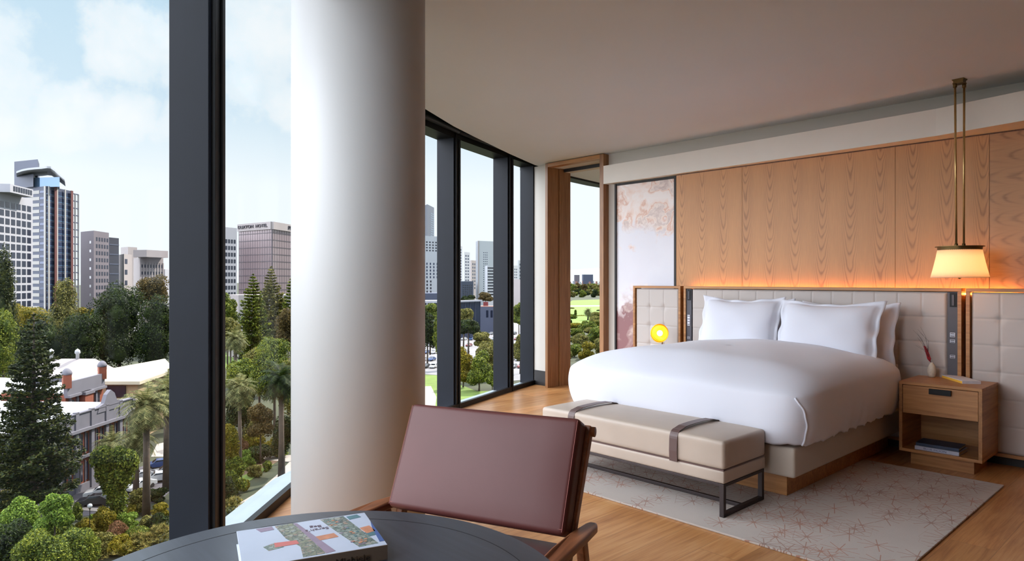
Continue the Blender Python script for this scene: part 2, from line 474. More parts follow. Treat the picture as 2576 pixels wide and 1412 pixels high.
def glass_mat(name='window glass'):
    m = bpy.data.materials.new(name); m.use_nodes = True; t = NT(m.node_tree); t.n.clear()
    tr = t.node('ShaderNodeBsdfTransparent'); tr.inputs[0].default_value = (0.985, 0.985, 0.985, 1)
    gl = t.node('ShaderNodeBsdfGlossy'); gl.inputs['Roughness'].default_value = 0.0; gl.inputs[0].default_value = (0.9, 0.95, 1, 1)
    lw = t.node('ShaderNodeLayerWeight'); lw.inputs[0].default_value = 0.5
    fr = t.m('ADD', 0.001, t.m('MULTIPLY', t.m('POWER', lw.outputs['Facing'], 5.0), 0.18), clamp=True)
    mx = t.node('ShaderNodeMixShader'); t.l.new(fr, mx.inputs[0]); t.l.new(tr.outputs[0], mx.inputs[1]); t.l.new(gl.outputs[0], mx.inputs[2])
    o = t.node('ShaderNodeOutputMaterial'); t.l.new(mx.outputs[0], o.inputs[0])
    return m
def leaf_mat(name, c1, c2, c3, trans=0.35):
    m, t, b = new_mat(name)
    rnd = t.node('ShaderNodeNewGeometry').outputs['Random Per Island']
    n = t.noise(t.coord(), 0.55, 3.0)
    f = t.m('ADD', t.m('MULTIPLY', rnd, 0.55), t.m('MULTIPLY', n, 0.5))
    col = t.ramp(f, [(0.2, c1), (0.5, c2), (0.85, c3)])
    t.put(b.inputs['Base Color'], col); b.inputs['Roughness'].default_value = 0.6; b.inputs['Specular IOR Level'].default_value = 0.15
    tl = t.node('ShaderNodeBsdfTranslucent'); t.put(tl.inputs[0], col)
    mx = t.node('ShaderNodeMixShader'); mx.inputs[0].default_value = trans
    out = t.n['Material Output']
    t.l.new(b.outputs[0], mx.inputs[1]); t.l.new(tl.outputs[0], mx.inputs[2]); t.l.new(mx.outputs[0], out.inputs[0])
    return m

M = {}
M['wall'] = plain('warm white wall paint', lin(205, 200, 192), 0.8, bump=0.05, bscale=180, var=0.015, scale=1.5)
M['ceiling'] = plain('matt ceiling paint', lin(220, 226, 234), 0.9, var=0.015, scale=1.0)
M['pelmet'] = plain('white pelmet paint', lin(232, 226, 218), 0.7, var=0.01)
M['column'] = plain('cream column paint', lin(182, 181, 180), 0.55, bump=0.04, bscale=120, var=0.015, scale=2)
M['floor'] = floor_mat()
M['rug'] = rug_mat()
M['mullion'] = plain('dark blue grey anodised metal', lin(12, 17, 28), 0.5, 0.0, var=0.1, scale=6, spec=0.25)
M['black'] = plain('black powder coat', lin(16, 15, 16), 0.5, 0.0, var=0.1, spec=0.3)
M['sill'] = plain('pale grey aluminium ledge', lin(168, 178, 186), 0.35, 0.3, var=0.05)
M['glass'] = glass_mat()
M['veneer'] = veneer('crown cut oak veneer', lin(206, 148, 90), lin(116, 64, 28), 0.245)
M['veneer_h'] = veneer('oak veneer with horizontal grain', lin(192, 140, 90), lin(116, 70, 36), 0.16, horiz=True)
M['oak'] = oak('oak furniture', lin(196, 142, 84), lin(138, 86, 44), 'x')
M['oak_v'] = oak('upright oak', lin(172, 124, 80), lin(118, 76, 42), 'z')
M['oak_y'] = oak('oak grain across depth', lin(186, 134, 80), lin(130, 82, 42), 'y')
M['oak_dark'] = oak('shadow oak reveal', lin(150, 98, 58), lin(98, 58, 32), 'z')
M['panel'] = fabric('pale grey panel leather', lin(188, 180, 175), 0.6, 0.0, 0.03)
M['linen'] = fabric('white bed linen', lin(216, 218, 228), 0.9, 0.0, 0.01, wr=0.10)
M['bedbase'] = fabric('taupe bed base leather', lin(186, 174, 160), 0.65, 0.0, 0.03)
M['bench'] = leather('taupe bench leather', lin(182, 167, 153), 0.45)
M['strap'] = leather('brown strap leather', lin(92, 70, 66), 0.4)
M['chair'] = leather('oxblood leather', lin(82, 42, 39), 0.45, 500, 0.35)
M['chair_wood'] = oak('walnut stained chair wood', lin(150, 94, 60), lin(88, 50, 30), 'y')
M['table'] = oak('black stained table oak', lin(58, 62, 72), lin(38, 40, 48), 'x', 0.34)
M['table'].node_tree.nodes['Principled BSDF'].inputs['Specular IOR Level'].default_value = 1.0
M['groove'] = plain('table inlay line', lin(10, 10, 12), 0.5)
M['metal_brown'] = plain('dark bronze bench steel', lin(66, 58, 58), 0.45, 0.6, var=0.08)
M['brass'] = plain('aged brass', lin(196, 164, 108), 0.32, 0.8, var=0.12, scale=20)
M['brass_dark'] = plain('dark brass plate', lin(110, 88, 52), 0.4, 0.85, var=0.1, scale=20)
M['art'] = art_mat()
M['control'] = plain('charcoal control strip', lin(74, 72, 80), 0.5, var=0.04)
M['switch'] = plain('silver switch plate', lin(190, 190, 200), 0.35, 0.3, var=0.05)
M['kick'] = plain('dark toe kick laminate', lin(34, 30, 30), 0.6, var=0.1)
M['vase'] = plain('speckled stone vase', lin(206, 196, 180), 0.6, var=0.12, scale=60)
M['red'] = plain('red dried grass', lin(168, 38, 50), 0.8, var=0.2, scale=40)
M['twig'] = plain('dark twig', lin(60, 50, 56), 0.8, var=0.2)
M['led'] = emit('amber cove light', (1.0, 0.40, 0.08), 60.0)

# ---------------------------------------------------------------- the room shell
h = H0
ZC = 2.08 * h                                   # ceiling
WY = 4.56 * h                                   # plane of the headboard wall
FAC = [(-0.20, -1.95), (-0.62, -0.95), (-0.86, 0.20), (-0.99, 1.30), (-1.045, 2.37), (-1.02, 3.35), (-0.80, 4.28),
       (-0.43, 5.19), (-0.02, 6.02), (0.222, 6.464), (0.56, 6.95), (0.975, 7.50), (1.55, 8.12), (2.20, 8.72)]
FAC = [(r * h, f * h) for r, f in FAC]
FW_ = [c2w(r, f) for r, f in FAC]
def normal_out(i):
    a = Vector(FAC[max(i - 1, 0)]); b = Vector(FAC[min(i + 1, len(FAC) - 1)])
    d = (b - a).normalized()
    return Vector((-d.y, d.x))                  # to the left of the walk = outdoors
def off(i, d):
    n = normal_out(i); r, f = FAC[i]
    return c2w(r + n.x * d, f + n.y * d)
XR = 2.3; YR = FW_[0].y
poly_in = [off(i, 0.03) for i in range(len(FAC))]
far = poly_in[-1]
room_poly = [(p.x, p.y) for p in poly_in] + [(-3.3 * h, far.y), (-3.3 * h, WY + 0.3), (XR, WY + 0.3), (XR, YR)]
tag(MB().prism(room_poly, -0.12, 0.0).build('floor', M['floor']), kind='structure')
CE = [(0.15, -1.95), (-0.38, -0.95), (-0.60, 0.20), (-0.74, 1.30), (-0.80, 2.0), (-0.77, 2.7), (-0.67, 3.6), (-0.547, 4.28), (-0.412, 4.75), (-0.286, 5.10), (-0.02, 5.80), (0.215, 6.36)]
ce = [c2w(r * h, f * h) for r, f in CE] + [off(10, 0.03), off(11, 0.03), off(12, 0.03), off(13, 0.03)]
ceil_poly = [(p.x, p.y) for p in ce] + room_poly[len(poly_in):]
tag(MB().prism(ceil_poly, ZC, ZC + 0.62).build('ceiling', M['ceiling']), kind='structure')
ZP = 2.50 * h                                   # roof of the blind pocket along the glass
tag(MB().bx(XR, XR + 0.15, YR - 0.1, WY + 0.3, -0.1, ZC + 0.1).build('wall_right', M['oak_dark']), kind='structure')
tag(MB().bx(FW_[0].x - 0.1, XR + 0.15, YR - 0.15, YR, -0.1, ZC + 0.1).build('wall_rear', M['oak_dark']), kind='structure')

# the headboard wall: solid from the portal to the right, a short pier between facade and portal
PX0, PX1 = -4.386 * h, -3.692 * h               # portal outer faces
WYB = WY + 0.22
wb = MB()
wb.bx(PX1, XR, WY, WYB, 0, ZC)
wb.build('wall_back', M['wall'])['kind'] = 'structure'
pier_x = (SA * 0 + c2w(*FAC[9]).x)
tag(MB().bx(pier_x - 0.02, PX0 + 0.01, WY, WYB, 0, ZC).build('wall_left', M['wall']), kind='structure')
tag(MB().bx(pier_x, PX0, WY - 0.015, WY, 0, 0.19).build('baseboard_left', M['kick']), kind='structure')
tag(MB().bx(-3.3 * h, -3.3 * h + 0.12, WYB, far.y, 0, ZC).build('wall_alcove', M['wall']), kind='structure')
tag(MB().bx(far.x - 0.2, -3.3 * h + 0.12, far.y, far.y + 0.12, 0, ZC).build('wall_end', M['wall']), kind='structure')

# oak portal
door = tag(empty('door_1', (0, 0, 0)), 'tall oak lined portal in the headboard wall beside the curved windows', 'doorway', kind='structure')
PF = 4.49 * h; PT = 0.05 * h * 0.6
MB().bx(PX0, PX0 + 0.045, PF, PF + 0.205, 0, ZC - 0.006).build('jamb', M['oak_v'], door, bevel=0.002)
MB().bx(PX0, PX0 + 0.058, PF + 0.215, WYB + 0.10, 0, ZC - 0.05).build('jamb_lining', M['oak_v'], door, bevel=0.002)
MB().bx(PX0 + 0.005, PX0 + 0.03, PF + 0.19, PF + 0.23, 0, ZC - 0.05).build('jamb_groove', M['kick'], door)
MB().bx(PX1 - 0.06, PX1, PF, WYB + 0.10, 0, ZC - 0.006).build('jamb', M['oak_v'], door, bevel=0.002)
MB().bx(PX0 + 0.045, PX1 - 0.06, PF, PF + 0.09, ZC - 0.055, ZC - 0.006).build('header', M['oak'], door, bevel=0.002)
MB().bx(PX0 + 0.045, PX1 - 0.06, PF + 0.09, PF + 0.29, ZC - 0.05, ZC - 0.02).build('header_panel', M['wall'], door)
MB().bx(PX0 + 0.045, PX1 - 0.06, PF + 0.29, PF + 0.31, ZC - 0.09, ZC - 0.02).build('header_track', M['kick'], door)
MB().bx(PX0 + 0.045, PX1 - 0.06, PF + 0.31, WYB + 0.10, ZC - 0.09, ZC - 0.02).build('header_panel', M['wall'], door)

# pelmet above the headboard wall, coming forward towards the right
pel = [(-3.70, 4.49), (-2.9, 4.465), (-2.32, 4.44), (-1.70, 4.405), (-1.174, 4.37), (-0.761, 4.28), (-0.3, 4.20), (XR / h, 4.10)]
poly = [(x * h, y * h) for x, y in pel] + [(XR, WY + 0.01), (-3.70 * h, WY + 0.01)]
poly[0] = (PX1 + 0.002 - 0.06, poly[0][1])
poly[-1] = (PX1 + 0.002 - 0.06 + 0.062, poly[-1][1])
poly[0] = (PX1 + 0.002, poly[0][1] - 0.003)
tag(MB().prism(poly, 1.816 * h, 1.97 * h).build('trim_1', M['pelmet']), kind='structure')

# windows: bays between the mullions of the curved facade
def bay(i, wide=0.10, mull=True, n=1):
    dep = 0.21 if i == 4 else 0.225
    ZC_ = 2.06 * h if i >= 9 else (2.09 * h if i >= 6 else ZP - 0.05)
    w = tag(empty('window_%d' % n), kind='structure')
    a, b = off(i, 0), off(i + 1, 0)
    ai, bi = off(i, 0.11), off(i + 1, 0.11); ao, bo = off(i, 0.125), off(i + 1, 0.125)
    g = MB().add([(p.x, p.y, z) for z in (0.05, ZC_) for p in (ai, bi, bo, ao)],
                 [(0, 1, 5, 4), (1, 2, 6, 5), (2, 3, 7, 6), (3, 0, 4, 7)])
    g.build('glass_pane', M['glass'], w)
    def strip(name, d0, d1, z0, z1, mat):
        q = [off(i, d0), off(i + 1, d0), off(i + 1, d1), off(i, d1)]
        MB().prism([(p.x, p.y) for p in q], z0, z1).build(name, mat, w)
    strip('bottom_frame', -0.005, 0.035, 0.0, 0.055, M['black'])
    strip('ledge', 0.03, 0.235, -0.10, 0.006, M['sill'])
    strip('head_frame', 0.02, 0.235, ZC_, ZP + 0.05, M['black'])
    strip('pocket_roof', -0.42, 0.03, ZP, ZP + 0.05, M['black'])
    if i < 10:
        tu = MB().tube([off(i, -0.03) + Vector((0, 0, ZC_ + 0.07)), off(i + 1, -0.03) + Vector((0, 0, ZC_ + 0.07))], 0.03, 12)
        tu.build('blind_roller', M['black'], w, smooth=True)
    strip('upper_slab_edge', 0.0, 0.235, ZP + 0.05, ZP + 0.35, M['mullion'])
    strip('slab_edge', 0.0, 0.235, -0.5, -0.10, M['mullion'])
    if mull:
        n_ = normal_out(i); r, f = FAC[i]; t_ = Vector((n_.y, -n_.x))
        def P(dn, dt): return c2w(r + n_.x * dn + t_.x * dt, f + n_.y * dn + t_.y * dt)
        q = [P(0.02, -0.014), P(0.02, wide), P(dep, wide * 0.75), P(dep, -0.014)]
        MB().prism([(p.x, p.y) for p in q], 0.0, ZP).build('mullion_fin', M['mullion'], w, bevel=0.003)
        q = [P(0.0, 0.014), P(0.0, wide), P(0.03, wide), P(0.03, 0.014)]
        MB().prism([(p.x, p.y) for p in q], 0.0, ZP).build('mullion_cover', M['black'], w, bevel=0.003)
        q = [P(-0.014, wide * 0.55), P(-0.014, wide * 0.8), P(0.0, wide * 0.8), P(0.0, wide * 0.55)]
        MB().prism([(p.x, p.y) for p in q], 0.0, ZC_).build('blind_guide', M['black'], w, bevel=0.002)
    return w
# unseen solid wall added behind the camera to block light from there
wq = [off(0, 0.0), off(1, 0.0), off(2, 0.0), off(2, 0.2), off(1, 0.2), off(0, 0.2)]
tag(MB().prism([(p.x, p.y) for p in wq], 0.0, ZP + 0.05).build('wall_light_block', M['wall']), kind='structure')
for k in range(2, len(FAC) - 1):
    bay(k, 0.128 if k == 4 else 0.10, mull=k not in (3, 5, 11), n=k + 1)

# the round column
R_COL = 0.0938
colf = 2.42 * h                                  # distance of its axis
ang = math.radians(-12.72)
cc = c2w(math.sin(ang) * colf, math.cos(ang) * colf)
CR = colf * math.sin(math.radians(5.40))
co_ = MB().lathe([(CR, 0.0), (CR, ZC)], 96, (cc.x, cc.y, 0)).build('column', M['column'], smooth=False)
for p in co_.data.polygons: p.use_smooth = len(p.vertices) == 4
tag(co_, 'thick round cream column standing floor to ceiling beside the windows', 'column', kind='structure')

# ---------------------------------------------------------------- wall finishes
VX = [on_y(x, 600, 4.50 * h).x for x in (1701, 1867, 2252, 2489)]
VY0, VY1 = 4.50 * h, WY
VZ0, VZ1 = 0.90 * h, 1.816 * h
wp = tag(empty('wall_panelling', (0, 0, 0)), 'honey oak veneer panelling above the upholstered headboards', 'wall panelling')
for i in range(3):
    MB().bx(VX[i] + 0.0015, VX[i + 1] - 0.0015, VY0, VY1, VZ0, VZ1 - 0.012).build('veneer_panel', M['veneer'], wp)
MB().bx(VX[3] + 0.0015, XR - 0.01, VY0, VY1, VZ0, VZ1 - 0.012).build('veneer_panel', M['veneer_h'], wp)['label'] = 'oak panel with horizontal grain'
MB().bx(VX[0], XR - 0.01, VY0 + 0.012, VY1, VZ0, VZ1).build('backing_strip', M['oak_dark'], wp)

AX0 = on_y(1552, 600, 4.545 * h).x; AX1 = on_y(1698, 600, 4.545 * h).x
art = tag(empty('wall_art', (0, 0, 0)), 'tall white panel with pink and copper marbled agate print beside the oak panelling', 'wall art')
MB().bx(AX0, AX1, 4.545 * h, 4.555 * h, 0.25, 1.795 * h).build('print_face', M['art'], art)
fr = MB(); fr.bx(AX0 - 0.02, AX0, 4.53 * h, WY, 0.25, 1.81 * h); fr.bx(AX1, AX1 + 0.025, 4.53 * h, WY, 0.25, 1.81 * h)
fr.bx(AX0, AX1, 4.53 * h + 0.01, WY, 1.795 * h, 1.81 * h)
fr.build('frame', M['kick'], art)

# ---------------------------------------------------------------- headboards
HY = 4.38 * h; HT = 0.952 * h; HB = 0.068 * h
def tufted(name, x0, x1, z0, z1, y, parent, nx, nz, x_off=0.0, tufts=True):
    """pale leather pad: stitched squares with pulled buttons, one mesh"""
    NX = max(12, int((x1 - x0) / 0.006)); NZ = max(12, int((z1 - z0) / 0.006))
    vs = []; fs = []
    for j in range(NZ + 1):
        for i in range(NX + 1):
            x = x0 + (x1 - x0) * i / NX; z = z0 + (z1 - z0) * j / NZ
            u = (x - x0) / (x1 - x0) * nx; w = (z1 - z) / (z1 - z0) * nz
            du = abs(u - round(u)) / nx * (x1 - x0); dw = abs(w - round(w)) / nz * (z1 - z0)
            inner_u = 0 < round(u) < nx; inner_w = 0 < round(w) < nz
            d = 0.0
            if inner_u: d += 0.0045 * math.exp(-(du / 0.006) ** 2)
            if inner_w: d += 0.0045 * math.exp(-(dw / 0.006) ** 2)
            if tufts and inner_u and inner_w: d += 0.012 * math.exp(-(du * du + dw * dw) / 0.0009)
            e = min(x - x0, x1 - x, z - z0, z1 - z)
            d += 0.016 * max(0, 1 - e / 0.02) ** 2
            vs.append((x, y + d, z))
    for j in range(NZ):
        for i in range(NX):
            a = j * (NX + 1) + i
            fs.append((a, a + 1, a + NX + 2, a + NX + 1))
    m = MB(); m.add(vs, fs)
    m.add([(x0, y + 0.016, z0), (x1, y + 0.016, z0), (x1, y + 0.016, z1), (x0, y + 0.016, z1), (x0, y + 0.05, z0), (x1, y + 0.05, z0), (x1, y + 0.05, z1), (x0, y + 0.05, z1)],
          [(0, 1, 5, 4), (1, 2, 6, 5), (2, 3, 7, 6), (3, 0, 4, 7), (7, 6, 5, 4)])
    return m.build(name, M['panel'], parent, smooth=True)
def hb_frame(x0, x1, parent, t=0.026, sides=(1, 1)):
    m = MB()
    m.bx(x0, x1, HY, HY + 0.12, HT - t, HT)
    if sides[0]: m.bx(x0, x0 + t, HY, HY + 0.12, HB, HT - t)
    if sides[1]: m.bx(x1 - t, x1, HY, HY + 0.12, HB, HT - t)
    m.bx(x0, x1, HY, HY + 0.12, HB - t * 0.9, HB)
    return m.build('frame', M['oak'], parent, bevel=0.0015)
def hx(px): return on_y(px, 800, HY).x
def gx(px): return on_y(px, 800, HY).x
def headboard(name, x0, x1, label, cat, nx, nz, pads):
    t = tag(empty(name, ((x0 + x1) / 2, HY, 0)), label, cat)
    return t
# main headboard with the two service strips
X0, X1 = hx(1719.5), hx(2418.5)
hb = tag(empty('headboard', (0, 0, 0)), 'wide oak framed headboard in pale stitched leather behind the bed', 'headboard')
hb_frame(X0, X1, hb)
s0, s1 = hx(1725), hx(1738); s2, s3 = hx(2382.5), hx(2409)
PZ0, PZ1 = HB, HT - 0.030
tufted('upholstery', s1 + 0.004, s2 - 0.004, PZ0, PZ1, HY + 0.012, hb, 13, 6)
MB().bx(X0 + 0.02, X1 - 0.02, HY + 0.065, HY + 0.115, HB, HT - 0.03).build('backing', M['kick'], hb)
MB().bx(X0 + 0.05, X1 - 0.05, HY + 0.122, HY + 0.128, HT - 0.16, HT - 0.012).build('carrier_rail', M['kick'], hb)
led = MB().bx(X0 + 0.03, X1 + 0.33, HY + 0.125, HY + 0.135, HT - 0.05, HT - 0.038).build('light_strip', M['led'], hb)
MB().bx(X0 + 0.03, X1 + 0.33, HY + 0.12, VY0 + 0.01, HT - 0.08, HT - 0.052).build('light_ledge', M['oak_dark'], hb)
for a, b_, side in ((s0, s1, 0), (s2, s3, 1)):
    st = MB().bx(a, b_, HY + 0.012, HY + 0.05, PZ0, PZ1).build('service_strip', M['control'], hb, bevel=0.001)
    st['label'] = 'charcoal strip with reading light and switches'
    c = (a + b_) / 2; hw = (b_ - a) / 2
    MB().bx(c - hw * 0.55, c + hw * 0.75, HY + 0.008, HY + 0.014, HT - 0.145, HT - 0.035).build('reading_light', M['black'], st, bevel=0.001)
    MB().bx(c - hw * 0.15, c + hw * 0.35, HY + 0.003, HY + 0.009, HT - 0.135, HT - 0.05).build('light_arm', M['control'], st, bevel=0.002)
    zs = [zf(852, 3.80 * h)] if side else [zf(806, 5.05 * h)]
    if side:
        zz = [on_y(2395, y, HY).z for y in (843, 859, 898)]
        hh = [0.017, 0.013, 0.013]
    else:
        zz = [on_y(1731, y, HY).z for y in (806, 850)]
        hh = [0.055, 0.012]
    for z, g in zip(zz, hh):
        pl = MB().bx(c - hw * 0.5, c + hw * 0.5, HY + 0.006, HY + 0.013, z - g, z + g).build('switch_plate', M['switch'], st, bevel=0.001)
        for q in range(4 if g > 0.03 else 2):
            z2 = z - g + 2 * g * (q + 0.5) / (4 if g > 0.03 else 2)
            MB().bx(c - hw * 0.38, c + hw * 0.38, HY + 0.004, HY + 0.007, z2 - 0.0035, z2 + 0.0035).build('button', M['control'], pl)
# side panels
A0, A1 = hx(1592.5), hx(1711.5)
hl = tag(empty('side_panel', (0, 0, 0)), 'narrow oak framed pale leather panel left of the bed, behind the glowing brass lamp', 'upholstered panel')
hb_frame(A0, A1, hl, 0.024)
tufted('upholstery', A0 + 0.03, A1 - 0.03, PZ0, PZ1, HY + 0.012, hl, 3, 6)
MB().bx(A0 + 0.02, A1 - 0.02, HY + 0.065, WY, HB, HT - 0.03).build('backing', M['kick'], hl)
B0 = hx(2429.5); B1 = XR - 0.03
hr = tag(empty('side_panel', (0, 0, 0)), 'oak framed pale buttoned leather panel right of the bed, behind the nightstand', 'upholstered panel')
hb_frame(B0, B1, hr, 0.026)
tufted('upholstery', B0 + 0.034, B1 - 0.03, PZ0, PZ1, HY + 0.012, hr, int(round((B1 - B0) / 0.187)), 6)
MB().bx(B0 + 0.02, B1 - 0.02, HY + 0.065, WY, HB, HT - 0.08).build('backing', M['kick'], hr)
MB().bx(A0 - 0.02, B1, HY + 0.075, WY, 0.0, HB - 0.03).build('baseboard_back', M['kick'])['kind'] = 'structure'

# ---------------------------------------------------------------- bed
BC = -1.965 * h                                  # bed centre line
BF, BH = 2.968 * h, HY - 0.01                    # foot and head of the base
bed = tag(empty('bed', (BC, (BF + BH) / 2, 0)), 'king size bed with taupe leather base and oak plinth on the patterned rug', 'bed')
def local(o_, x0, x1, y0, y1, z0, z1):
    m = MB(); cx, cy = o_.location.x, o_.location.y
    return m.bx(x0 - cx, x1 - cx, y0 - cy, y1 - cy, z0, z1)
bw = 0.615 * h
ZR = 0.012
local(bed, BC - bw + 0.087, BC + bw - 0.087, BF + 0.087, BH - 0.05, ZR, 0.155).build('plinth', M['oak'], bed, bevel=0.003)
bm = rbox(2 * bw, BH - BF, 0.19, 0.018, 6)
bm_obj('base', bm, M['bedbase'], bed, loc=(0, 0, 0.248))
ml = BH - BF - 0.03
def mat_fn(p): return p
bm_obj('mattress', rbox(2 * bw - 0.02, ml, 0.27, 0.06, 8), M['linen'], bed, loc=(0, 0.0, 0.343 + 0.137))

# duvet: one thick puffy quilt hanging over foot and sides
def duvet_mesh():
    """skin of a soft block: superellipse in plan, rounded over the top, tucked in at the hem"""
    nu, nv = 200, 46
    x0, x1 = -0.762 * h, 0.70 * h
    y0, y1 = 2.885 * h - bed.location.y, HY - 0.17 - bed.location.y
    vs = []; fs = []
    cx = (x0 + x1) / 2; cy = (y0 + y1) / 2; ax = (x1 - x0) / 2; ay = (y1 - y0) / 2
    rnd = random.Random(4)
    ph = [(rnd.uniform(0, 6.28), rnd.uniform(3, 17), rnd.uniform(0.3, 1)) for _ in range(14)]
    zt, zb = 0.535 * h, 0.262 * h
    for j in range(nv + 1):
        s = j / nv
        for i in range(nu):
            th = 2 * math.pi * i / nu
            c, sn = math.cos(th), math.sin(th)
            n = 11.0
            k = (abs(c) ** n + abs(sn) ** n) ** (-1 / n)
            ux, uy = c * k, sn * k                      # unit rounded square
            if s < 0.5:                                 # side skin from the hem up
                q = s / 0.5
                z = zb + (zt - zb) * q * 0.80
                bul = 1 - 0.055 * (1 - q) ** 2.2 - 0.018 * q ** 3
                wr = 0
                for p0, fr_, am in ph: wr += am * math.sin(th * fr_ * 2.0 + p0 + q * 1.5)
                bul += 0.0024 * wr * (1 - q) ** 1.2
                z += 0.006 * (1 - q) ** 3 * math.sin(th * 37) + 0.004 * (1 - q) ** 2 * math.sin(th * 83 + 1)
                rr = bul
            else:
                q = (s - 0.5) / 0.5
                rr = 1 - 0.018 - (1 - 0.018) * (1 - math.cos(q * math.pi / 2)) ** 1.0 if q < 1 else 0
                ringq = min(1, q / 0.42)
                z = zb + (zt - zb) * (0.80 + 0.20 * math.sin(ringq * math.pi / 2))
            x = cx + ax * ux * rr; y = cy + ay * uy * rr
            # crown: higher along the centre line, sinking to the foot corners
            fx = max(0, 1 - abs((x - cx) / ax) ** 2.3); fy = max(0.0, min(1.0, (y - y0) / (0.45 * ay)))
            fy = fy * fy * (3 - 2 * fy)
            top = max(0.0, min(1.0, (z - zb) / (zt - zb) - 0.55) / 0.45)
            z += top * (0.118 * h * (0.30 + 0.70 * fx) * (0.22 + 0.78 * fy) - 0.028 * h)
            # gentle dents
            z += top * 0.004 * (math.sin(x * 5.1 + 1) * math.sin(y * 4.3) + 0.6 * math.sin(x * 11 + y * 7))
            if (y - cy) / ay > 0.6: z -= top * 0.035 * (((y - cy) / ay - 0.6) / 0.4) ** 2
            vs.append((x, y, z))
    for j in range(nv):
        for i in range(nu):
            a = j * nu + i; b = j * nu + (i + 1) % nu
            fs.append((a, b, b + nu, a + nu))
    return vs, fs, (x0, x1, y0, y1)
dv, df, dext = duvet_mesh()
md = MB(); md.add(dv, df)
duvet = md.build('duvet', M['linen'], None, smooth=True)
duvet.location = bed.location
sol = duvet.modifiers.new('thick', 'SOLIDIFY'); sol.thickness = 0.012; sol.offset = -1
tag(duvet, 'puffy white duvet covering the bed and hanging over its foot and sides', 'duvet')
# piped seam falling over the near foot corner
def seam(i0, tail=0.0):
    nu = 200; pts = []
    for j in range(0, 25):
        s = j / 24.0
        ii = i0 - 2.4 * s ** 2.2 - 0.7 * (1 - s) ** 2 + 0.07 * math.sin(s * 19)
        ia = int(math.floor(ii)); fr = ii - ia
        v = Vector(dv[j * nu + ia % nu]).lerp(Vector(dv[j * nu + (ia + 1) % nu]), fr)
        cx_, cy_ = (dext[0] + dext[1]) / 2, (dext[2] + dext[3]) / 2
        d = Vector((v[0] - cx_, v[1] - cy_, 0)).normalized()
        pts.append(v + d * 0.003)
    return pts
ic = 177      # the near right corner of the outline
ps = seam(ic)
MB().tube(ps, [0.006] * len(ps), 8).build('piping', M['linen'], duvet, smooth=True)

def pillow_bm(W=0.78, D=0.50, T=0.19, seed=0):
    rnd = random.Random(seed); bm = bmesh.new(); n = 40
    ph = [rnd.uniform(0, 6.28) for _ in range(6)]
    layers = []
    for sgn in (1, -1):
        g = []
        for j in range(n + 1):
            row = []
            for i in range(n + 1):
                u = -1 + 2 * i / n; v = -1 + 2 * j / n
                fl = 0.90
                uu = min(1, abs(u) / fl); vv = min(1, abs(v) / fl)
                th = T / 2 * (max(0, 1 - uu ** 3.2) * max(0, 1 - vv ** 2.6)) ** 0.55
                x = W / 2 * u * (1 - 0.075 * (1 - v * v) * abs(u)); z = D / 2 * v * (1 - 0.16 * (1 - u * u) ** 1.2 * abs(v))
                edge = max(abs(u), abs(v))
                wv = 0.006 * math.sin(v * 9 + ph[0]) * (abs(u) > 0.8) + 0.006 * math.sin(u * 12 + ph[1]) * (abs(v) > 0.8)
                wv += 0.010 * max(0, edge - 0.85) / 0.15 * math.sin(math.atan2(v, u) * 11 + ph[2])
                y = -sgn * (th + 0.002) + wv
                y += 0.004 * math.sin(u * 7 + ph[3]) * math.sin(v * 5 + ph[4]) * (edge < 0.9)
                row.append(bm.verts.new((x, y, z)))
            g.append(row)
        for j in range(n):
            for i in range(n):
                q = (g[j][i], g[j][i + 1], g[j + 1][i + 1], g[j + 1][i])
                bm.faces.new(q if sgn > 0 else q[::-1])
        layers.append(g)
    a, b = layers
    for i in range(n):
        for q in ((a[0][i], b[0][i], b[0][i + 1], a[0][i + 1]), (a[n][i + 1], b[n][i + 1], b[n][i], a[n][i]),
                  (a[i + 1][0], b[i + 1][0], b[i][0], a[i][0]), (a[i][n], b[i][n], b[i + 1][n], a[i + 1][n])):
            bm.faces.new(q)
    return bm
for (x, y, z, tilt, rz, W, sd, lab) in (
        (-2.262 * h, 4.145 * h, 0.700 * h, -20, 2, 0.80, 1, 'white pillow leaning on the headboard, front one on the left'),
        (-1.68 * h, 4.115 * h, 0.690 * h, -21, -1, 0.86, 2, 'white pillow leaning on the headboard, front one on the right'),
        (-2.24 * h, 4.262 * h, 0.680 * h, -14, 1, 0.80, 3, 'white pillow hidden behind the left front pillow'),
        (-1.62 * h, 4.262 * h, 0.668 * h, -13, -1, 0.80, 4, 'white pillow showing its edge behind the right front pillow')):
    o = bm_obj('pillow', pillow_bm(W, 0.56, 0.20, sd), M['linen'], None, loc=(x, y, z), rot=(math.radians(tilt), 0, math.radians(rz)))
    tag(o, lab, 'pillow', 'pillows against the headboard')

# ---------------------------------------------------------------- rug
rx0, rx1, ry0, ry1 = -3.13 * h, -0.775 * h, 2.405 * h, 3.962 * h
rug = MB().bx(rx0, rx1, ry0, ry1, 0.0, 0.012).build('rug', M['rug'], bevel=0.004)
tag(rug, 'pale rug with copper starburst lines under the bed and bench', 'rug')

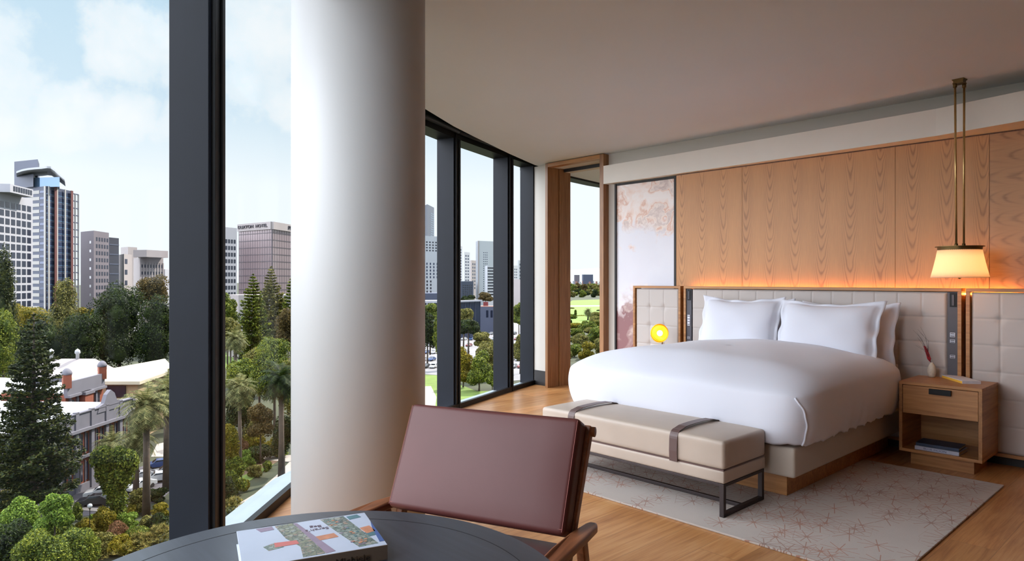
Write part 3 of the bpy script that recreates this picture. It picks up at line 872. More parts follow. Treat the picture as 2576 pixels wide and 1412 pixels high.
# ---------------------------------------------------------------- bench
bx0, bx1, by0, by1 = -2.52 * h, -1.457 * h, 2.552 * h, 2.915 * h
bn = tag(empty('bench', ((bx0 + bx1) / 2, (by0 + by1) / 2, 0.012)), 'taupe leather bench with two brown straps at the foot of the bed', 'bench')
def bl(x0, x1, y0, y1, z0, z1): return local(bn, x0, x1, y0, y1, z0 - 0.012, z1 - 0.012)
zt_, zs_, zb_ = 0.332 * h, 0.203 * h, 0.148 * h
L_, D_ = bx1 - bx0, by1 - by0
def bench_fn(p):
    p.z += 0.020 * max(0, p.z) / ((zt_ - zs_) / 2) * (1 - (2 * p.x / L_) ** 4) * (1 - (2 * p.y / D_) ** 2 * 0.8)
    return p
bm_obj('cushion', rbox(L_, D_, zt_ - zs_ - 0.012, 0.022, 12, bench_fn), M['bench'], bn, loc=(0, 0, (zt_ + zs_) / 2 - 0.012 - 0.003))
bm_obj('seat_base', rbox(L_ - 0.002, D_ - 0.002, zs_ - zb_, 0.012, 5), M['bench'], bn, loc=(0, 0, (zs_ + zb_) / 2 - 0.012))
MB().bx(-L_ / 2 + 0.006, L_ / 2 - 0.006, -D_ / 2 + 0.006, D_ / 2 - 0.006, zs_ - 0.018, zs_ - 0.006).build('shadow_seam', M['strap'], bn)
tb = 0.028
for k, s in enumerate((-1, 1)):
    fr = MB(); xe = s * (L_ / 2 - tb / 2 - 0.004)
    z0, z1 = 0.0, zb_ - 0.012
    y0, y1 = -D_ / 2 + tb / 2 + 0.004, D_ / 2 - tb / 2 - 0.012
    for yy in (y0, y1): fr.bx(xe - tb / 2, xe + tb / 2, yy - tb / 2, yy + tb / 2, z0, z1)
    fr.bx(xe - tb / 2, xe + tb / 2, y0, y1, z0, z0 + 0.024); fr.bx(xe - tb / 2, xe + tb / 2, y0, y1, z1 - 0.018, z1)
    fr.build('leg_frame', M['metal_brown'], bn, bevel=0.002)
MB().bx(-L_ / 2 + tb, L_ / 2 - tb, -0.012, 0.012, 0.002, 0.024).build('stretcher', M['metal_brown'], bn, bevel=0.002)
for s in (-1, 1):
    y_ = s * (D_ / 2 - tb / 2 - 0.006)
    MB().bx(-L_ / 2 + tb, L_ / 2 - tb, y_ - tb / 2, y_ + tb / 2, zb_ - 0.012 - 0.018, zb_ - 0.012).build('top_rail', M['metal_brown'], bn, bevel=0.002)
for sx in (-2.307 * h, -1.70 * h):
    x = sx - bn.location.x; wv = 0.028
    pts = []
    hz = zt_ - 0.012; b0 = zs_ - 0.012
    R = 0.05
    yy = D_ / 2 + 0.004
    prof = [(-yy, b0 - 0.004), (-yy - 0.003, b0 + 0.06)]
    for a in range(0, 91, 15):
        t_ = math.radians(a); prof.append((-yy + R - R * math.cos(t_), hz - R + 0.005 + R * math.sin(t_)))
    for q in range(1, 8):
        y = (-yy + R) + (2 * yy - 2 * R) * q / 8
        prof.append((y, hz + 0.004 + 0.020 * (1 - (2 * y / D_) ** 2 * 0.8) * (1 - (2 * x / L_) ** 4)))
    for a in range(90, -1, -15):
        t_ = math.radians(a); prof.append((yy - R + R * math.cos(t_), hz - R + 0.005 + R * math.sin(t_)))
    prof.append((yy, b0))
    vs = []; fs = []; n = len(prof)
    for q, (y, z) in enumerate(prof):
        ny = 0; a = prof[max(q - 1, 0)]; b = prof[min(q + 1, n - 1)]
        d = Vector((b[0] - a[0], b[1] - a[1])).normalized(); nn = Vector((-d.y, d.x)) * 0.0035
        for dx in (-wv, wv):
            vs.append((x + dx, y, z)); vs.append((x + dx, y + nn.x, z + nn.y))
    for q in range(n - 1):
        a = q * 4; b = a + 4
        fs += [(a + 1, a + 3, b + 3, b + 1), (a, b, b + 2, a + 2), (a, a + 1, b + 1, b), (a + 2, b + 2, b + 3, a + 3)]
    fs += [(0, 2, 3, 1), (n * 4 - 4, n * 4 - 3, n * 4 - 1, n * 4 - 2)]
    m = MB(); m.add(vs, fs); m.build('strap', M['strap'], bn, smooth=False)

# ---------------------------------------------------------------- nightstands
def nightstand(x0, x1, label):
    y0, y1 = 4.052 * h, HY - 0.003
    t = tag(empty('nightstand', ((x0 + x1) / 2, (y0 + y1) / 2, 0)), label, 'nightstand', 'nightstands beside the bed')
    W = (x1 - x0) / 2; D = (y1 - y0) / 2; z0, z1 = 0.0713 * h, 0.449 * h; k = 0.022
    m = MB()
    m.bx(-W, W, -D, D, z1 - k, z1); m.build('top', M['oak'], t, bevel=0.0015)
    MB().bx(-W, W, -D, D, z0, z0 + k).build('shelf', M['oak'], t, bevel=0.0015)
    for s in (-1, 1):
        MB().bx(s * W - (k if s > 0 else 0), s * W + (0 if s > 0 else k), -D, D, z0 + k, z1 - k).build('side_panel', M['oak_y'], t, bevel=0.001)
    MB().bx(-W + k, W - k, D - 0.012, D, z0 + k, z1 - k).build('back_panel', M['oak'], t)
    zd = z1 - 0.40 * (z1 - z0) * 1.12
    dr = MB().bx(-W + k + 0.003, W - k - 0.003, -D + 0.004, -D + 0.024, zd, z1 - k - 0.004).build('drawer', M['oak'], t, bevel=0.001)
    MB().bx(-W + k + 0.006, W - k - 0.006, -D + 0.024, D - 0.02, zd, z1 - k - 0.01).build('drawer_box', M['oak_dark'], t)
    hdl = MB(); hdl.bx(-0.07 + 0.008, 0.07 + 0.008, -D - 0.016, -D - 0.011, z1 - k - 0.052, z1 - k - 0.014)
    hdl.bx(-0.07 + 0.008, 0.07 + 0.008, -D - 0.012, -D + 0.004, z1 - k - 0.018, z1 - k - 0.013)
    hdl.build('handle', M['strap'] if False else M['black'], dr, bevel=0.0015)
    MB().bx(-W + 0.062, W - 0.062, -D + 0.062, D - 0.03, 0.0, z0).build('plinth', M['oak'], t)
    return t
ns = nightstand(-1.265 * h, -0.884 * h, 'oak nightstand with one drawer and open shelf on the right of the bed')
NX0 = -2 * 1.965 * h + 0.884 * h; NX1 = -2 * 1.965 * h + 1.265 * h
ns2 = nightstand(NX0 + 0.02, NX1, 'oak nightstand mostly hidden behind the left side of the bed')
NT_ = 0.449 * h
# books, vase on the right nightstand
def book(name, loc, rz, w, d, t, cover, pages, label, cat='book', spine=None, group=None, page_side=None):
    o = tag(empty(name, loc, rz), label, cat, group)
    c = MB(); c.bx(-w / 2, w / 2, -d / 2, d / 2, 0, 0.002); c.bx(-w / 2, w / 2, -d / 2, d / 2, t - 0.002, t)
    c.bx(-w / 2, w / 2, -d / 2, -d / 2 + 0.002, 0.002, t - 0.002)
    c.build('cover', cover, o, bevel=0.0006)
    MB().bx(-w / 2 + 0.003, w / 2 - 0.003, -d / 2 + 0.002, d / 2 - 0.004, 0.002, t - 0.002).build('pages', pages, o)
    return o
paper = plain('book paper', lin(232, 226, 212), 0.9, var=0.05, scale=300)
yel = plain('yellow book edge', lin(240, 190, 70), 0.6); pal = plain('pale grey cover', lin(214, 214, 222), 0.5, var=0.08, scale=30)
p = pz(2412, 958, NT_)
a_ = pz(2369, 951, NT_); b2 = pz(2421, 967, NT_)
o = tag(empty('book', ((a_.x + b2.x) / 2 + 0.03, (a_.y + b2.y) / 2 + 0.055, NT_), math.atan2(b2.y - a_.y, b2.x - a_.x)), 'slim pale grey book with yellow edges on the nightstand top', 'book')
L = (b2 - a_).length
MB().bx(-L / 2, L / 2, -0.045, 0.075, 0.0, 0.017).build('pages', yel, o)
MB().bx(-L / 2 - 0.002, L / 2 + 0.002, -0.047, 0.077, 0.017, 0.021).build('cover', pal, o, bevel=0.0006)
MB().bx(L / 2 - 0.002, L / 2 + 0.002, -0.047, 0.077, 0.0, 0.017).build('spine', pal, o)
bluec = plain('dark blue cover', lin(44, 58, 84), 0.45, var=0.15, scale=20); whc = plain('grey white cover', lin(186, 190, 208), 0.5, var=0.05, scale=20)
pb = pz(2366, 1132, 0.0713 * h + 0.022)
zsx = 0.0713 * h + 0.0222
pb.x += 0.0; 
bk1 = tag(empty('book', (pb.x + 0.005, 4.052 * h + 0.135, zsx), math.radians(-1)), 'large grey white book lying on the nightstand shelf, under the blue one', 'book', 'books on the nightstand shelf')
def lying(o, w, d, t, cover):
    c = MB(); c.bx(-w / 2, w / 2, -d / 2, d / 2, 0, 0.003); c.bx(-w / 2, w / 2, -d / 2, d / 2, t - 0.003, t); c.bx(-w / 2, w / 2, -d / 2, -d / 2 + 0.003, 0.003, t - 0.003)
    c.build('cover', cover, o, bevel=0.0006)
    MB().bx(-w / 2 + 0.004, w / 2 - 0.004, -d / 2 + 0.003, d / 2 - 0.005, 0.003, t - 0.003).build('pages', paper, o)
lying(bk1, 0.285, 0.22, 0.026, whc)
Mspine = Matrix.Translation((-0.01, -0.11 - 0.0006, 0.013)) @ Matrix.Rotation(math.pi / 2, 4, 'X')
text_obj('title', 'BLUE MOON', 0.020, plain('spine lettering', lin(96, 104, 140), 0.6), Mspine, bk1, cx=1.3)
bk2 = tag(empty('book', (pb.x - 0.0, 4.052 * h + 0.14, zsx + 0.0262), math.radians(1.5)), 'dark blue book lying on top of the grey white one', 'book', 'books on the nightstand shelf')
lying(bk2, 0.275, 0.20, 0.022, bluec)
pv = pz(2343, 950, NT_)
va = tag(empty('vase', (pv.x, pv.y + 0.012, NT_)), 'small egg shaped cream vase with red dried grass on the nightstand', 'vase')
prof = [(0.020, 0.0), (0.030, 0.010), (0.038, 0.035), (0.0385, 0.052), (0.033, 0.078), (0.020, 0.100), (0.011, 0.108), (0.012, 0.112), (0.008, 0.112), (0.007, 0.10)]
MB().lathe([(r * 0.80, z * 1.04) for r, z in prof], 32).build('body', M['vase'], va, smooth=True)
rnd = random.Random(5)
m = MB()
for i in range(170):
    t_ = i / 170; bz = 0.10 + 0.02 + t_ * 0.10; bxx = -0.012 - 0.030 * t_
    a = rnd.uniform(0, 6.28); r = 0.017 * (1 - 0.4 * t_)
    m.bar((bxx, 0, bz), (bxx + r * math.cos(a) * 0.8 - 0.006, r * math.sin(a) * 0.8, bz + 0.022), 0.003, 0.003)
m.tube([(0, 0, 0.09), (-0.01, 0, 0.12), (-0.042, 0, 0.22)], 0.0018, 6)
m.build('red_plume', M['red'], va)
m = MB()
for i in range(9):
    a = rnd.uniform(-0.9, 0.3); l = rnd.uniform(0.15, 0.30); yy = rnd.uniform(-0.03, 0.03)
    pts = [Vector((0, 0, 0.09)), Vector((-0.02 * l / 0.2, yy * .3, 0.09 + l * 0.4)), Vector((-0.055 * (0.4 + rnd.random()), yy, 0.09 + l * 0.75)), Vector((-0.11 * (0.3 + rnd.random()), yy * 1.5, 0.09 + l))]
    m.tube(pts, [0.0014, 0.0012, 0.0009, 0.0005], 5)
m.build('dark_twigs', M['twig'], va)

# glowing brass lamp on the far nightstand
lp = on_y(1659, 838.5, 4.17 * h)
lamp = tag(empty('table_lamp', (lp.x, lp.y, NT_)), 'small round brass dish lamp glowing on the left side of the bed', 'table lamp')
gold = plain('polished gold dish', lin(214, 150, 40), 0.25, 0.9); 
bulb_m = emit('warm lamp disc', (1.0, 0.70, 0.32), 7.0)
lz = lp.z - NT_
Rt = Matrix.Translation((0, 0, lz)) @ (c2w(-0.62, -1) + Vector((0, 0, 0.12))).to_track_quat('Z', 'Y').to_matrix().to_4x4()
pr = []
RD = 0.095
for a in range(0, 91, 9):
    t_ = math.radians(a); pr.append((RD * math.sin(t_), -0.045 * math.cos(t_)))
for a in range(90, -1, -9):
    t_ = math.radians(a); pr.append(((RD - 0.004) * math.sin(t_), -0.041 * math.cos(t_)))
MB().lathe(pr, 48, M=Rt).build('dish', gold, lamp, smooth=True)
MB().lathe([(0.0, -0.030), (0.02, -0.026), (0.030, -0.012), (0.026, 0.004), (0.012, 0.012), (0.0, 0.014)], 32, M=Rt).build('bulb', bulb_m, lamp, smooth=True)
m = MB(); m.lathe([(0.055, 0.0), (0.055, 0.012), (0.008, 0.016), (0.006, 0.03), (0.006, lz - 0.09)], 32, (0.02, 0.02, 0)); m.build('stand', M['brass'], lamp, smooth=True)
ll = bpy.data.lights.new('lamp_glow', 'POINT'); ll.energy = 0.9; ll.color = (1.0, 0.62, 0.25); ll.shadow_soft_size = 0.03
lo = bpy.data.objects.new('lamp_glow', ll); C.objects.link(lo); lo.parent = lamp; lo.location = (Rt @ Vector((-0.01, -0.02, 0.045)))

# ---------------------------------------------------------------- pendant
px_ = pf(2418, 3.643 * h)
px_ = c2w(0.6624 * 3.643 * h, 3.643 * h)
pe = tag(empty('pendant_lamp', (px_.x, px_.y, ZC)), 'white fabric drum pendant on twin brass rods above the right nightstand', 'pendant lamp')
ff = 3.643 * h; sc = ff / FPX
zr1 = zf(620, ff) - ZC; zr0 = zf(629, ff) - ZC; zs0 = zf(699, ff) - ZC
drx = Vector((CA, SA, 0))
def pr_(dx, z): return drx * (dx * sc) + Vector((0, 0, z))
MB().lathe([(0.0, 0.0), (0.055, 0.0), (0.055, -0.004), (0.045, -0.012), (0.045, -0.026), (0.05, -0.028), (0.05, -0.034), (0.0, -0.034)], 4, M=Matrix.Rotation(math.radians(40), 4, 'Z')).build('canopy', M['brass_dark'], pe)
for dx0, dx1 in ((-11.5, -8.5), (11.5, 10.5)):
    MB().tube([pr_(dx0, -0.03), pr_(dx1, zr1)], 2.6 * sc, 12).build('rod', M['brass'], pe, smooth=True)
    MB().tube([pr_(dx0, -0.03), pr_(dx0, -0.06)], 4.6 * sc, 12).build('rod_collar', M['brass_dark'], pe, smooth=True)
    MB().tube([pr_(dx1, zr1), pr_(dx1, zr1 + 0.02)], 4.0 * sc, 12).build('rod_collar', M['brass_dark'], pe, smooth=True)
m = MB(); m.lathe([(0.0, zr1), (53 * sc, zr1), (53 * sc, zr1 - 0.005), (48.5 * sc, zr1 - 0.006), (47.5 * sc, zr0 - 0.003), (46.5 * sc, zr0 - 0.003), (46 * sc, zr1 - 0.008), (0, zr1 - 0.008)], 64)
m.build('cap', M['brass_dark'], pe, smooth=False)
sh = bpy.data.materials.new('glowing pleated shade'); sh.use_nodes = True; t = NT(sh.node_tree); b = t.n['Principled BSDF']
b.inputs['Base Color'].default_value = lin(250, 235, 215); b.inputs['Roughness'].default_value = 0.9
tl = t.node('ShaderNodeBsdfTranslucent'); tl.inputs[0].default_value = lin(255, 232, 200)
mx = t.node('ShaderNodeMixShader'); mx.inputs[0].default_value = 0.55
t.l.new(b.outputs[0], mx.inputs[1]); t.l.new(tl.outputs[0], mx.inputs[2]); t.l.new(mx.outputs[0], t.n['Material Output'].inputs[0])
vs = []; fs = []; n = 144
for k, (r, z) in enumerate(((47 * sc, zr0), (50 * sc, zr0 + (zs0 - zr0) * 0.25), (56 * sc, zr0 + (zs0 - zr0) * 0.65), (62 * sc, zs0))):
    for i in range(n):
        a = 2 * math.pi * i / n; rr = r + 0.0012 * (1 if i % 2 else -1)
        vs.append((rr * math.cos(a), rr * math.sin(a), z))
for k in range(3):
    for i in range(n):
        fs.append((k * n + i, k * n + (i + 1) % n, (k + 1) * n + (i + 1) % n, (k + 1) * n + i))
m = MB(); m.add(vs, fs); so = m.build('shade', sh, pe, smooth=True); q = so.modifiers.new('t', 'SOLIDIFY'); q.thickness = 0.002
MB().lathe([(0.0, zs0 + 0.006), (60.5 * sc, zs0 + 0.006), (60.5 * sc, zs0 + 0.003), (0.0, zs0 + 0.003)], 48).build('diffuser', sh, pe)
MB().lathe([(0.0, zs0 + 0.003), (0.010, zs0), (0.008, zs0 - 0.008), (0.0, zs0 - 0.010)], 16).build('finial', M['brass_dark'], pe, smooth=True)
MB().lathe([(0.0, -0.03), (0.022, -0.015), (0.03, 0.01), (0.018, 0.035), (0.012, 0.06)], 24, (0, 0, (zr0 + zs0) / 2)).build('bulb', emit('pendant bulb', (1.0, 0.80, 0.55), 20.0), pe, smooth=True)
pl_ = bpy.data.lights.new('pendant_glow', 'POINT'); pl_.energy = 10.0; pl_.color = (1.0, 0.84, 0.66); pl_.shadow_soft_size = 0.05
po = bpy.data.objects.new('pendant_glow', pl_); C.objects.link(po); po.parent = pe; po.location = (0, 0, (zr0 + zs0) / 2 + 0.01)

# ---------------------------------------------------------------- lounge chair
ux = (CA * 0.907 + SA * 0.4213, SA * 0.907 - CA * 0.4213)
cb = c2w(-0.106 * h, 1.683 * h)
ch = tag(empty('armchair', (cb.x, cb.y, 0), math.atan2(ux[1], ux[0])), 'low oxblood leather armchair with wooden arms drawn up to the round table', 'armchair')
# local frame: x to the viewer's right, -y towards the table
def chair():
    tilt = math.atan2(0.118, 0.25)
    zb0, zt0 = 0.388 * h, 0.642 * h
    ln = math.hypot(zt0 - zb0, 0.119 * h)
    th = 0.085
    def back_fn(p):
        w = 1.0
        p.x *= w
        p.y -= 0.016 * (1 - (2 * p.x / 0.66) ** 2) * (1 - (2 * p.z / ln) ** 2) * (p.y < 0)
        return p
    bmk = rbox(0.690, th, ln, 0.020, 10, back_fn)
    Mx = Matrix.Translation((0, 0.0595 * h + th / 2 * math.cos(tilt), (zb0 + zt0) / 2)) @ Matrix.Rotation(-math.atan2(0.119 * h, zt0 - zb0), 4, 'X')
    bmesh.ops.transform(bmk, matrix=Mx, verts=bmk.verts)
    bc = bm_obj('back_cushion', bmk, M['chair'], ch)
    # welt stitching near the edge of the front face
    st = MB()
    for sgn in (-1, 1):
        pts = []
        for k in range(9):
            z = -ln / 2 + 0.01 + (ln - 0.02) * k / 8
            pts.append(Mx @ Vector((sgn * 0.336, -th / 2 + 0.002 - 0.002, z)))
        st.tube(pts, 0.0009, 6)
    pts = [Mx @ Vector((x, -th / 2 + 0.001, -ln / 2 + 0.018)) for x in np.linspace(-0.335, 0.335, 9)]
    st.tube(pts, 0.0009, 6)
    st.build('stitching', plain('stitch thread', lin(150, 92, 84), 0.7), bc)
    # wooden back frame: two posts and a top rail behind the cushion
    for sgn in (-1, 1):
        a = Mx @ Vector((sgn * 0.330, th / 2 + 0.008, -ln / 2 - 0.24)); b = Mx @ Vector((sgn * 0.345, th / 2 + 0.016, ln / 2 - 0.004))
        m = MB(); m.bar(a, b, 0.030, 0.040, up=(0, 1, 0)); m.build('back_post', M['chair_wood'], ch, bevel=0.006)
    a = Mx @ Vector((-0.37, th / 2 + 0.018, ln / 2 - 0.022)); b = Mx @ Vector((0.37, th / 2 + 0.018, ln / 2 - 0.022))
    m = MB(); m.tube([a, b], 0.018, 14); m.build('top_rail', M['chair_wood'], ch, smooth=True)
    # seat
    bm_obj('seat_cushion', rbox(0.660, 0.66, 0.12, 0.03, 8), M['chair'], ch, loc=(0, -0.205, 0.440), rot=(math.radians(-3), 0, 0))
    m = MB(); m.bx(-0.345, 0.345, -0.52, 0.06, 0.325, 0.365); m.build('seat_frame', M['chair_wood'], ch, bevel=0.006)
    # arms: flat paddles with a rounded outer edge, wider in the middle
    for sgn in (-1, 1):
        pr = [(0.25, 0.018), (0.215, 0.030), (0.08, 0.040), (-0.08, 0.042), (-0.26, 0.036), (-0.40, 0.028), (-0.48, 0.018)]
        outl = []
        zz = 0.402 * h
        ax_ = 0.376
        left = [(sgn * (ax_ + w) , y) for y, w in pr]; right = [(sgn * (ax_ - w * 0.55), y) for y, w in pr[::-1]]
        poly = left + right
        vs = []
        for lz_ in (-0.016, 0.014):
            for (x, y) in poly: vs.append((x, y - 0.05, zz + lz_ - 0.05 * ((y + 0.2) / 0.35) ** 2 * 0.35 + 0.0))
        n = len(poly); m = MB()
        f = [tuple(range(n))[::-1], tuple(range(n, 2 * n))] + [(i, (i + 1) % n, n + (i + 1) % n, n + i) for i in range(n)]
        if sgn < 0: f = [q[::-1] for q in f]
        m.add(vs, f); m.build('armrest', M['chair_wood'], ch, bevel=0.009, seg=3)
        m = MB(); m.bar((sgn * 0.388, -0.45, 0.0), (sgn * 0.388, -0.40, zz - 0.035), 0.030, 0.042, up=(0, 1, 0)); m.build('front_leg', M['chair_wood'], ch, bevel=0.006)
        m = MB(); m.bar((sgn * 0.388, 0.20, 0.0), (sgn * 0.388, 0.05, zz - 0.03), 0.030, 0.045, up=(0, 1, 0)); m.build('rear_leg', M['chair_wood'], ch, bevel=0.006)
        m = MB(); m.bar((sgn * 0.372, -0.43, 0.345), (sgn * 0.372, 0.10, 0.345), 0.026, 0.05); m.build('side_rail', M['chair_wood'], ch, bevel=0.005)
chair()

# ---------------------------------------------------------------- round table and book
TZ = 0.54 * h; TR_ = 0.391 * h
tc = c2w(-0.296 * h, 0.957 * h)
tb_ = tag(empty('round_table', (tc.x, tc.y, 0)), 'round black stained oak table with an inlaid ring in the foreground', 'table')
m = MB(); m.lathe([(0, -0.03), (TR_ - 0.012, -0.03), (TR_ - 0.002, -0.022), (TR_, -0.010), (TR_ - 0.001, -0.003), (TR_ - 0.004, 0.0), (0, 0.0)], 160, (0, 0, TZ))
tt = m.build('table_top', M['table'], tb_)
for p_ in tt.data.polygons: p_.use_smooth = False
rr = TR_ * 0.875
m = MB(); m.lathe([(rr - 0.0012, 0.0), (rr - 0.0012, 0.0004), (rr + 0.0012, 0.0004), (rr + 0.0012, 0.0)], 160, (0, 0, TZ), cap=False); m.build('inlay_ring', M['groove'], tb_)
m = MB(); m.lathe([(0.05, TZ - 0.03), (0.045, 0.12), (0.10, 0.04), (0.26, 0.018), (0.27, 0.0), (0, 0)], 48); m.build('pedestal', M['black'], tb_, smooth=True)

# the picture book
q = [pz(595, 1337, TZ + 0.034), pz(917, 1290, TZ + 0.034), pz(1011, 1364, TZ + 0.034)]
e1 = (q[1] - q[0]); e1.z = 0; e2 = (q[2] - q[1]); e2.z = 0
u1 = e1.normalized()
bl_, bd_ = e1.length, abs(e2.dot(Vector((-u1.y, u1.x, 0)))) 
cen = (q[0] + q[1]) / 2 + Vector((u1.y, -u1.x, 0)) * bd_ / 2
bk = tag(empty('book', (cen.x, cen.y, TZ), math.atan2(u1.y, u1.x)), 'thick picture book with a painted village on its cover on the round table', 'book')
BW, BD, BT = bl_ + 0.0, bd_, 0.034
cov = plain('watercolour book cover', lin(166, 174, 190), 0.35, var=0.05, scale=9)
spn = plain('kraft brown spine', lin(122, 106, 90), 0.6, var=0.06, scale=30)
m = MB(); m.bx(-BW / 2, BW / 2, -BD / 2, BD / 2, 0, 0.003); m.bx(-BW / 2, BW / 2, -BD / 2, BD / 2, BT - 0.003, BT)
m.build('cover', cov, bk, bevel=0.0008)
MB().bx(-BW / 2, BW / 2, -BD / 2 - 0.001, -BD / 2 + 0.003, 0.0, BT - 0.0005).build('spine', spn, bk, bevel=0.0008)
MB().bx(-BW / 2 + 0.004, BW / 2 - 0.004, -BD / 2 + 0.003, BD / 2 - 0.005, 0.003, BT - 0.003).build('pages', paper, bk)
def tiled(name, c1, c2):
    m, t, b_ = new_mat(name); co = t.coord()
    v = t.node('ShaderNodeTexVoronoi', feature='F1'); v.inputs['Scale'].default_value = 110.0; v.inputs['Randomness'].default_value = 0.8
    t.put(v.inputs['Vector'], t.vm('MULTIPLY', co, (0.75, 1.5, 1.0)))
    e = t.node('ShaderNodeTexVoronoi', feature='DISTANCE_TO_EDGE'); e.inputs['Scale'].default_value = 110.0; e.inputs['Randomness'].default_value = 0.8
    t.put(e.inputs['Vector'], t.vm('MULTIPLY', co, (0.75, 1.5, 1.0)))
    r, g, bb = t.sep(v.outputs['Color'])
    col = t.ramp(r, [(0.0, c1), (0.5, c2), (0.8, lin(150, 156, 150)), (1.0, lin(150, 116, 96))])
    t.put(b_.inputs['Base Color'], t.mix(t.ramp(e.outputs['Distance'], [(0.02, (0, 0, 0)), (0.12, (1, 1, 1))]), lin(62, 74, 70), col)); b_.inputs['Roughness'].default_value = 0.4
    return m
roofm = tiled('painted green grey roof', lin(88, 104, 100), lin(120, 134, 122))
roof2 = tiled('painted olive roof', lin(100, 102, 84), lin(128, 130, 104))
mauve = plain('painted mauve shade', lin(128, 112, 130), 0.45, var=0.1, scale=30)
orange = plain('painted orange wall', lin(176, 118, 88), 0.45, var=0.2, scale=50); redp = plain('painted red stripe', lin(180, 96, 90), 0.45)
navy = plain('painted blue corner', lin(60, 84, 134), 0.4); ink = plain('ink lettering', lin(92, 74, 88), 0.5); teal = plain('painted teal shadow', lin(70, 104, 112), 0.45, var=0.2, scale=40)
Z1 = BT + 0.0004
def patch(name, pts, mat, dz=0.0):
    m = MB(); n = len(pts)
    vs = [((x - 0.5) * BW, (0.5 - y) * BD, Z1 - 0.0006 + dz) for x, y in pts] + [((x - 0.5) * BW, (0.5 - y) * BD, Z1 + dz) for x, y in pts]
    m.add(vs, [tuple(range(n, 2 * n))[::-1]] + [(i, n + i, n + (i + 1) % n, (i + 1) % n) for i in range(n)])
    return m.build(name, mat, bk)
rnd = random.Random(3)
# u runs along the far edge, v towards the reader
patch('painted_roof', [(0.28, 0.02), (0.42, 0.01), (0.56, 0.97), (0.40, 0.97), (0.41, 0.70), (0.33, 0.42)], roof2)
patch('painted_shade', [(0.42, 0.01), (0.45, 0.03), (0.63, 0.95), (0.56, 0.97)], mauve)
patch('painted_roof', [(0.63, 0.02), (0.82, 0.02), (0.945, 0.93), (0.80, 0.95), (0.70, 0.42)], roofm)
patch('painted_house', [(0.24, 0.50), (0.40, 0.52), (0.41, 0.62), (0.24, 0.62)], redp, 0.0002)
patch('painted_house', [(0.16, 0.56), (0.24, 0.50), (0.30, 0.64), (0.19, 0.68)], roofm, 0.0001)
patch('painted_house', [(0.54, 0.50), (0.68, 0.48), (0.70, 0.60), (0.56, 0.62)], orange, 0.0001)
patch('painted_house', [(0.885, 0.45), (0.965, 0.42), (0.985, 0.60), (0.91, 0.63)], orange, 0.0002)
patch('painted_shade', [(0.89, 0.60), (0.985, 0.58), (0.99, 0.70), (0.92, 0.72)], teal, 0.0001)
patch('painted_house', [(0.84, 0.05), (0.93, 0.03), (0.95, 0.13), (0.85, 0.16)], teal, 0.0001)
patch('painted_house', [(0.14, 0.03), (0.26, 0.02), (0.27, 0.12), (0.17, 0.14)], mauve, 0.0001)
patch('painted_corner', [(0.997, 0.30), (0.997, 0.90), (0.96, 0.90), (0.975, 0.5)], navy, 0.0002)
for k in range(40):
    u0 = rnd.uniform(0.66, 0.90); v0 = rnd.uniform(0.05, 0.88); s_ = (v0 - 0.02) * 0.13
    patch('painted_tile', [(u0 - 0.02 + s_ * 0.4, v0), (u0 + s_ * 0.4, v0), (u0 + 0.004 + s_ * 0.4, v0 + 0.025), (u0 - 0.018 + s_ * 0.4, v0 + 0.025)], rnd.choice([roof2, teal, mauve, orange]), 0.0003 + k * 1e-5) if 0.66 + s_ < u0 + s_ * 0.4 < 0.80 + s_ else None
Mt = Matrix.Translation(((0.575 - 0.5) * BW, (0.5 - 0.26) * BD, Z1 + 0.0003)) @ Matrix.Rotation(math.pi, 4, 'Z')
text_obj('title', "Sarah's\nBag", 0.020, ink, Mt, bk, depth=0.0002)
Ms = Matrix.Translation((0.075, -BD / 2 - 0.0015, BT * 0.36)) @ Matrix.Rotation(math.pi / 2, 4, 'X')
text_obj('spine_title', 'Michiele', 0.021, plain('spine ink', lin(50, 38, 28), 0.6), Ms, bk, cx=1.1)
MB().bx(BW / 2 - 0.075, BW / 2 - 0.04, -BD / 2 - 0.0016, -BD / 2, BT * 0.35, BT * 0.55).build('publisher_mark', plain('brown mark', lin(108, 90, 70), 0.6), bk)

# ================================================================ outdoors
_lin = lin
def lin(r, g, b_): return tuple(v * 0.50 for v in _lin(r, g, b_)[:3]) + (1.0,)   # outdoor colours darkened to offset the light of the brightened sky
G = H0 - 30.0                                    # street level below the eye
def gpt(px, py): return pz(px, py, G)
def flat(name, px, mat, z=0.0, thick=0.05):
    p = [gpt(*q) for q in px]
    return tag(MB().prism([(v.x, v.y) for v in p], G - thick + z, G + z).build(name, mat), kind='structure')
def ground_poly(name, rf, mat, z, thick=0.05):
    p = [c2w(*q) for q in rf]
    return tag(MB().prism([(v.x, v.y) for v in p], G - thick + z, G + z).build(name, mat), kind='structure')
m_ground = plain('dry mulch and scrub ground', lin(60, 66, 38), 0.95, var=0.4, scale=0.12)
m_road = plain('dark asphalt', lin(92, 88, 96), 0.9, var=0.12, scale=0.5)
m_pave = plain('pale concrete paving', lin(186, 176, 166), 0.85, var=0.08, scale=0.8)
m_lot = plain('car park asphalt', lin(150, 148, 152), 0.9, var=0.12, scale=0.2)
m_lawn = plain('mown lawn', lin(112, 138, 48), 0.95, var=0.18, scale=0.4)
m_field = plain('sports field grass', lin(122, 152, 54), 0.95, var=0.10, scale=0.02)
m_bed = plain('brown garden mulch', lin(110, 84, 62), 0.95, var=0.25, scale=1.5)
ground_poly('ground', [(-2200, 20), (-2600, 7000), (2600, 7000), (2200, 20), (300, -200), (-300, -200)], m_ground, -0.02, 1.0)
flat('road', [(180, 1240), (262, 1207), (330, 1185), (440, 1140), (470, 1200), (400, 1262), (300, 1290), (200, 1300)], m_road, 0.02)
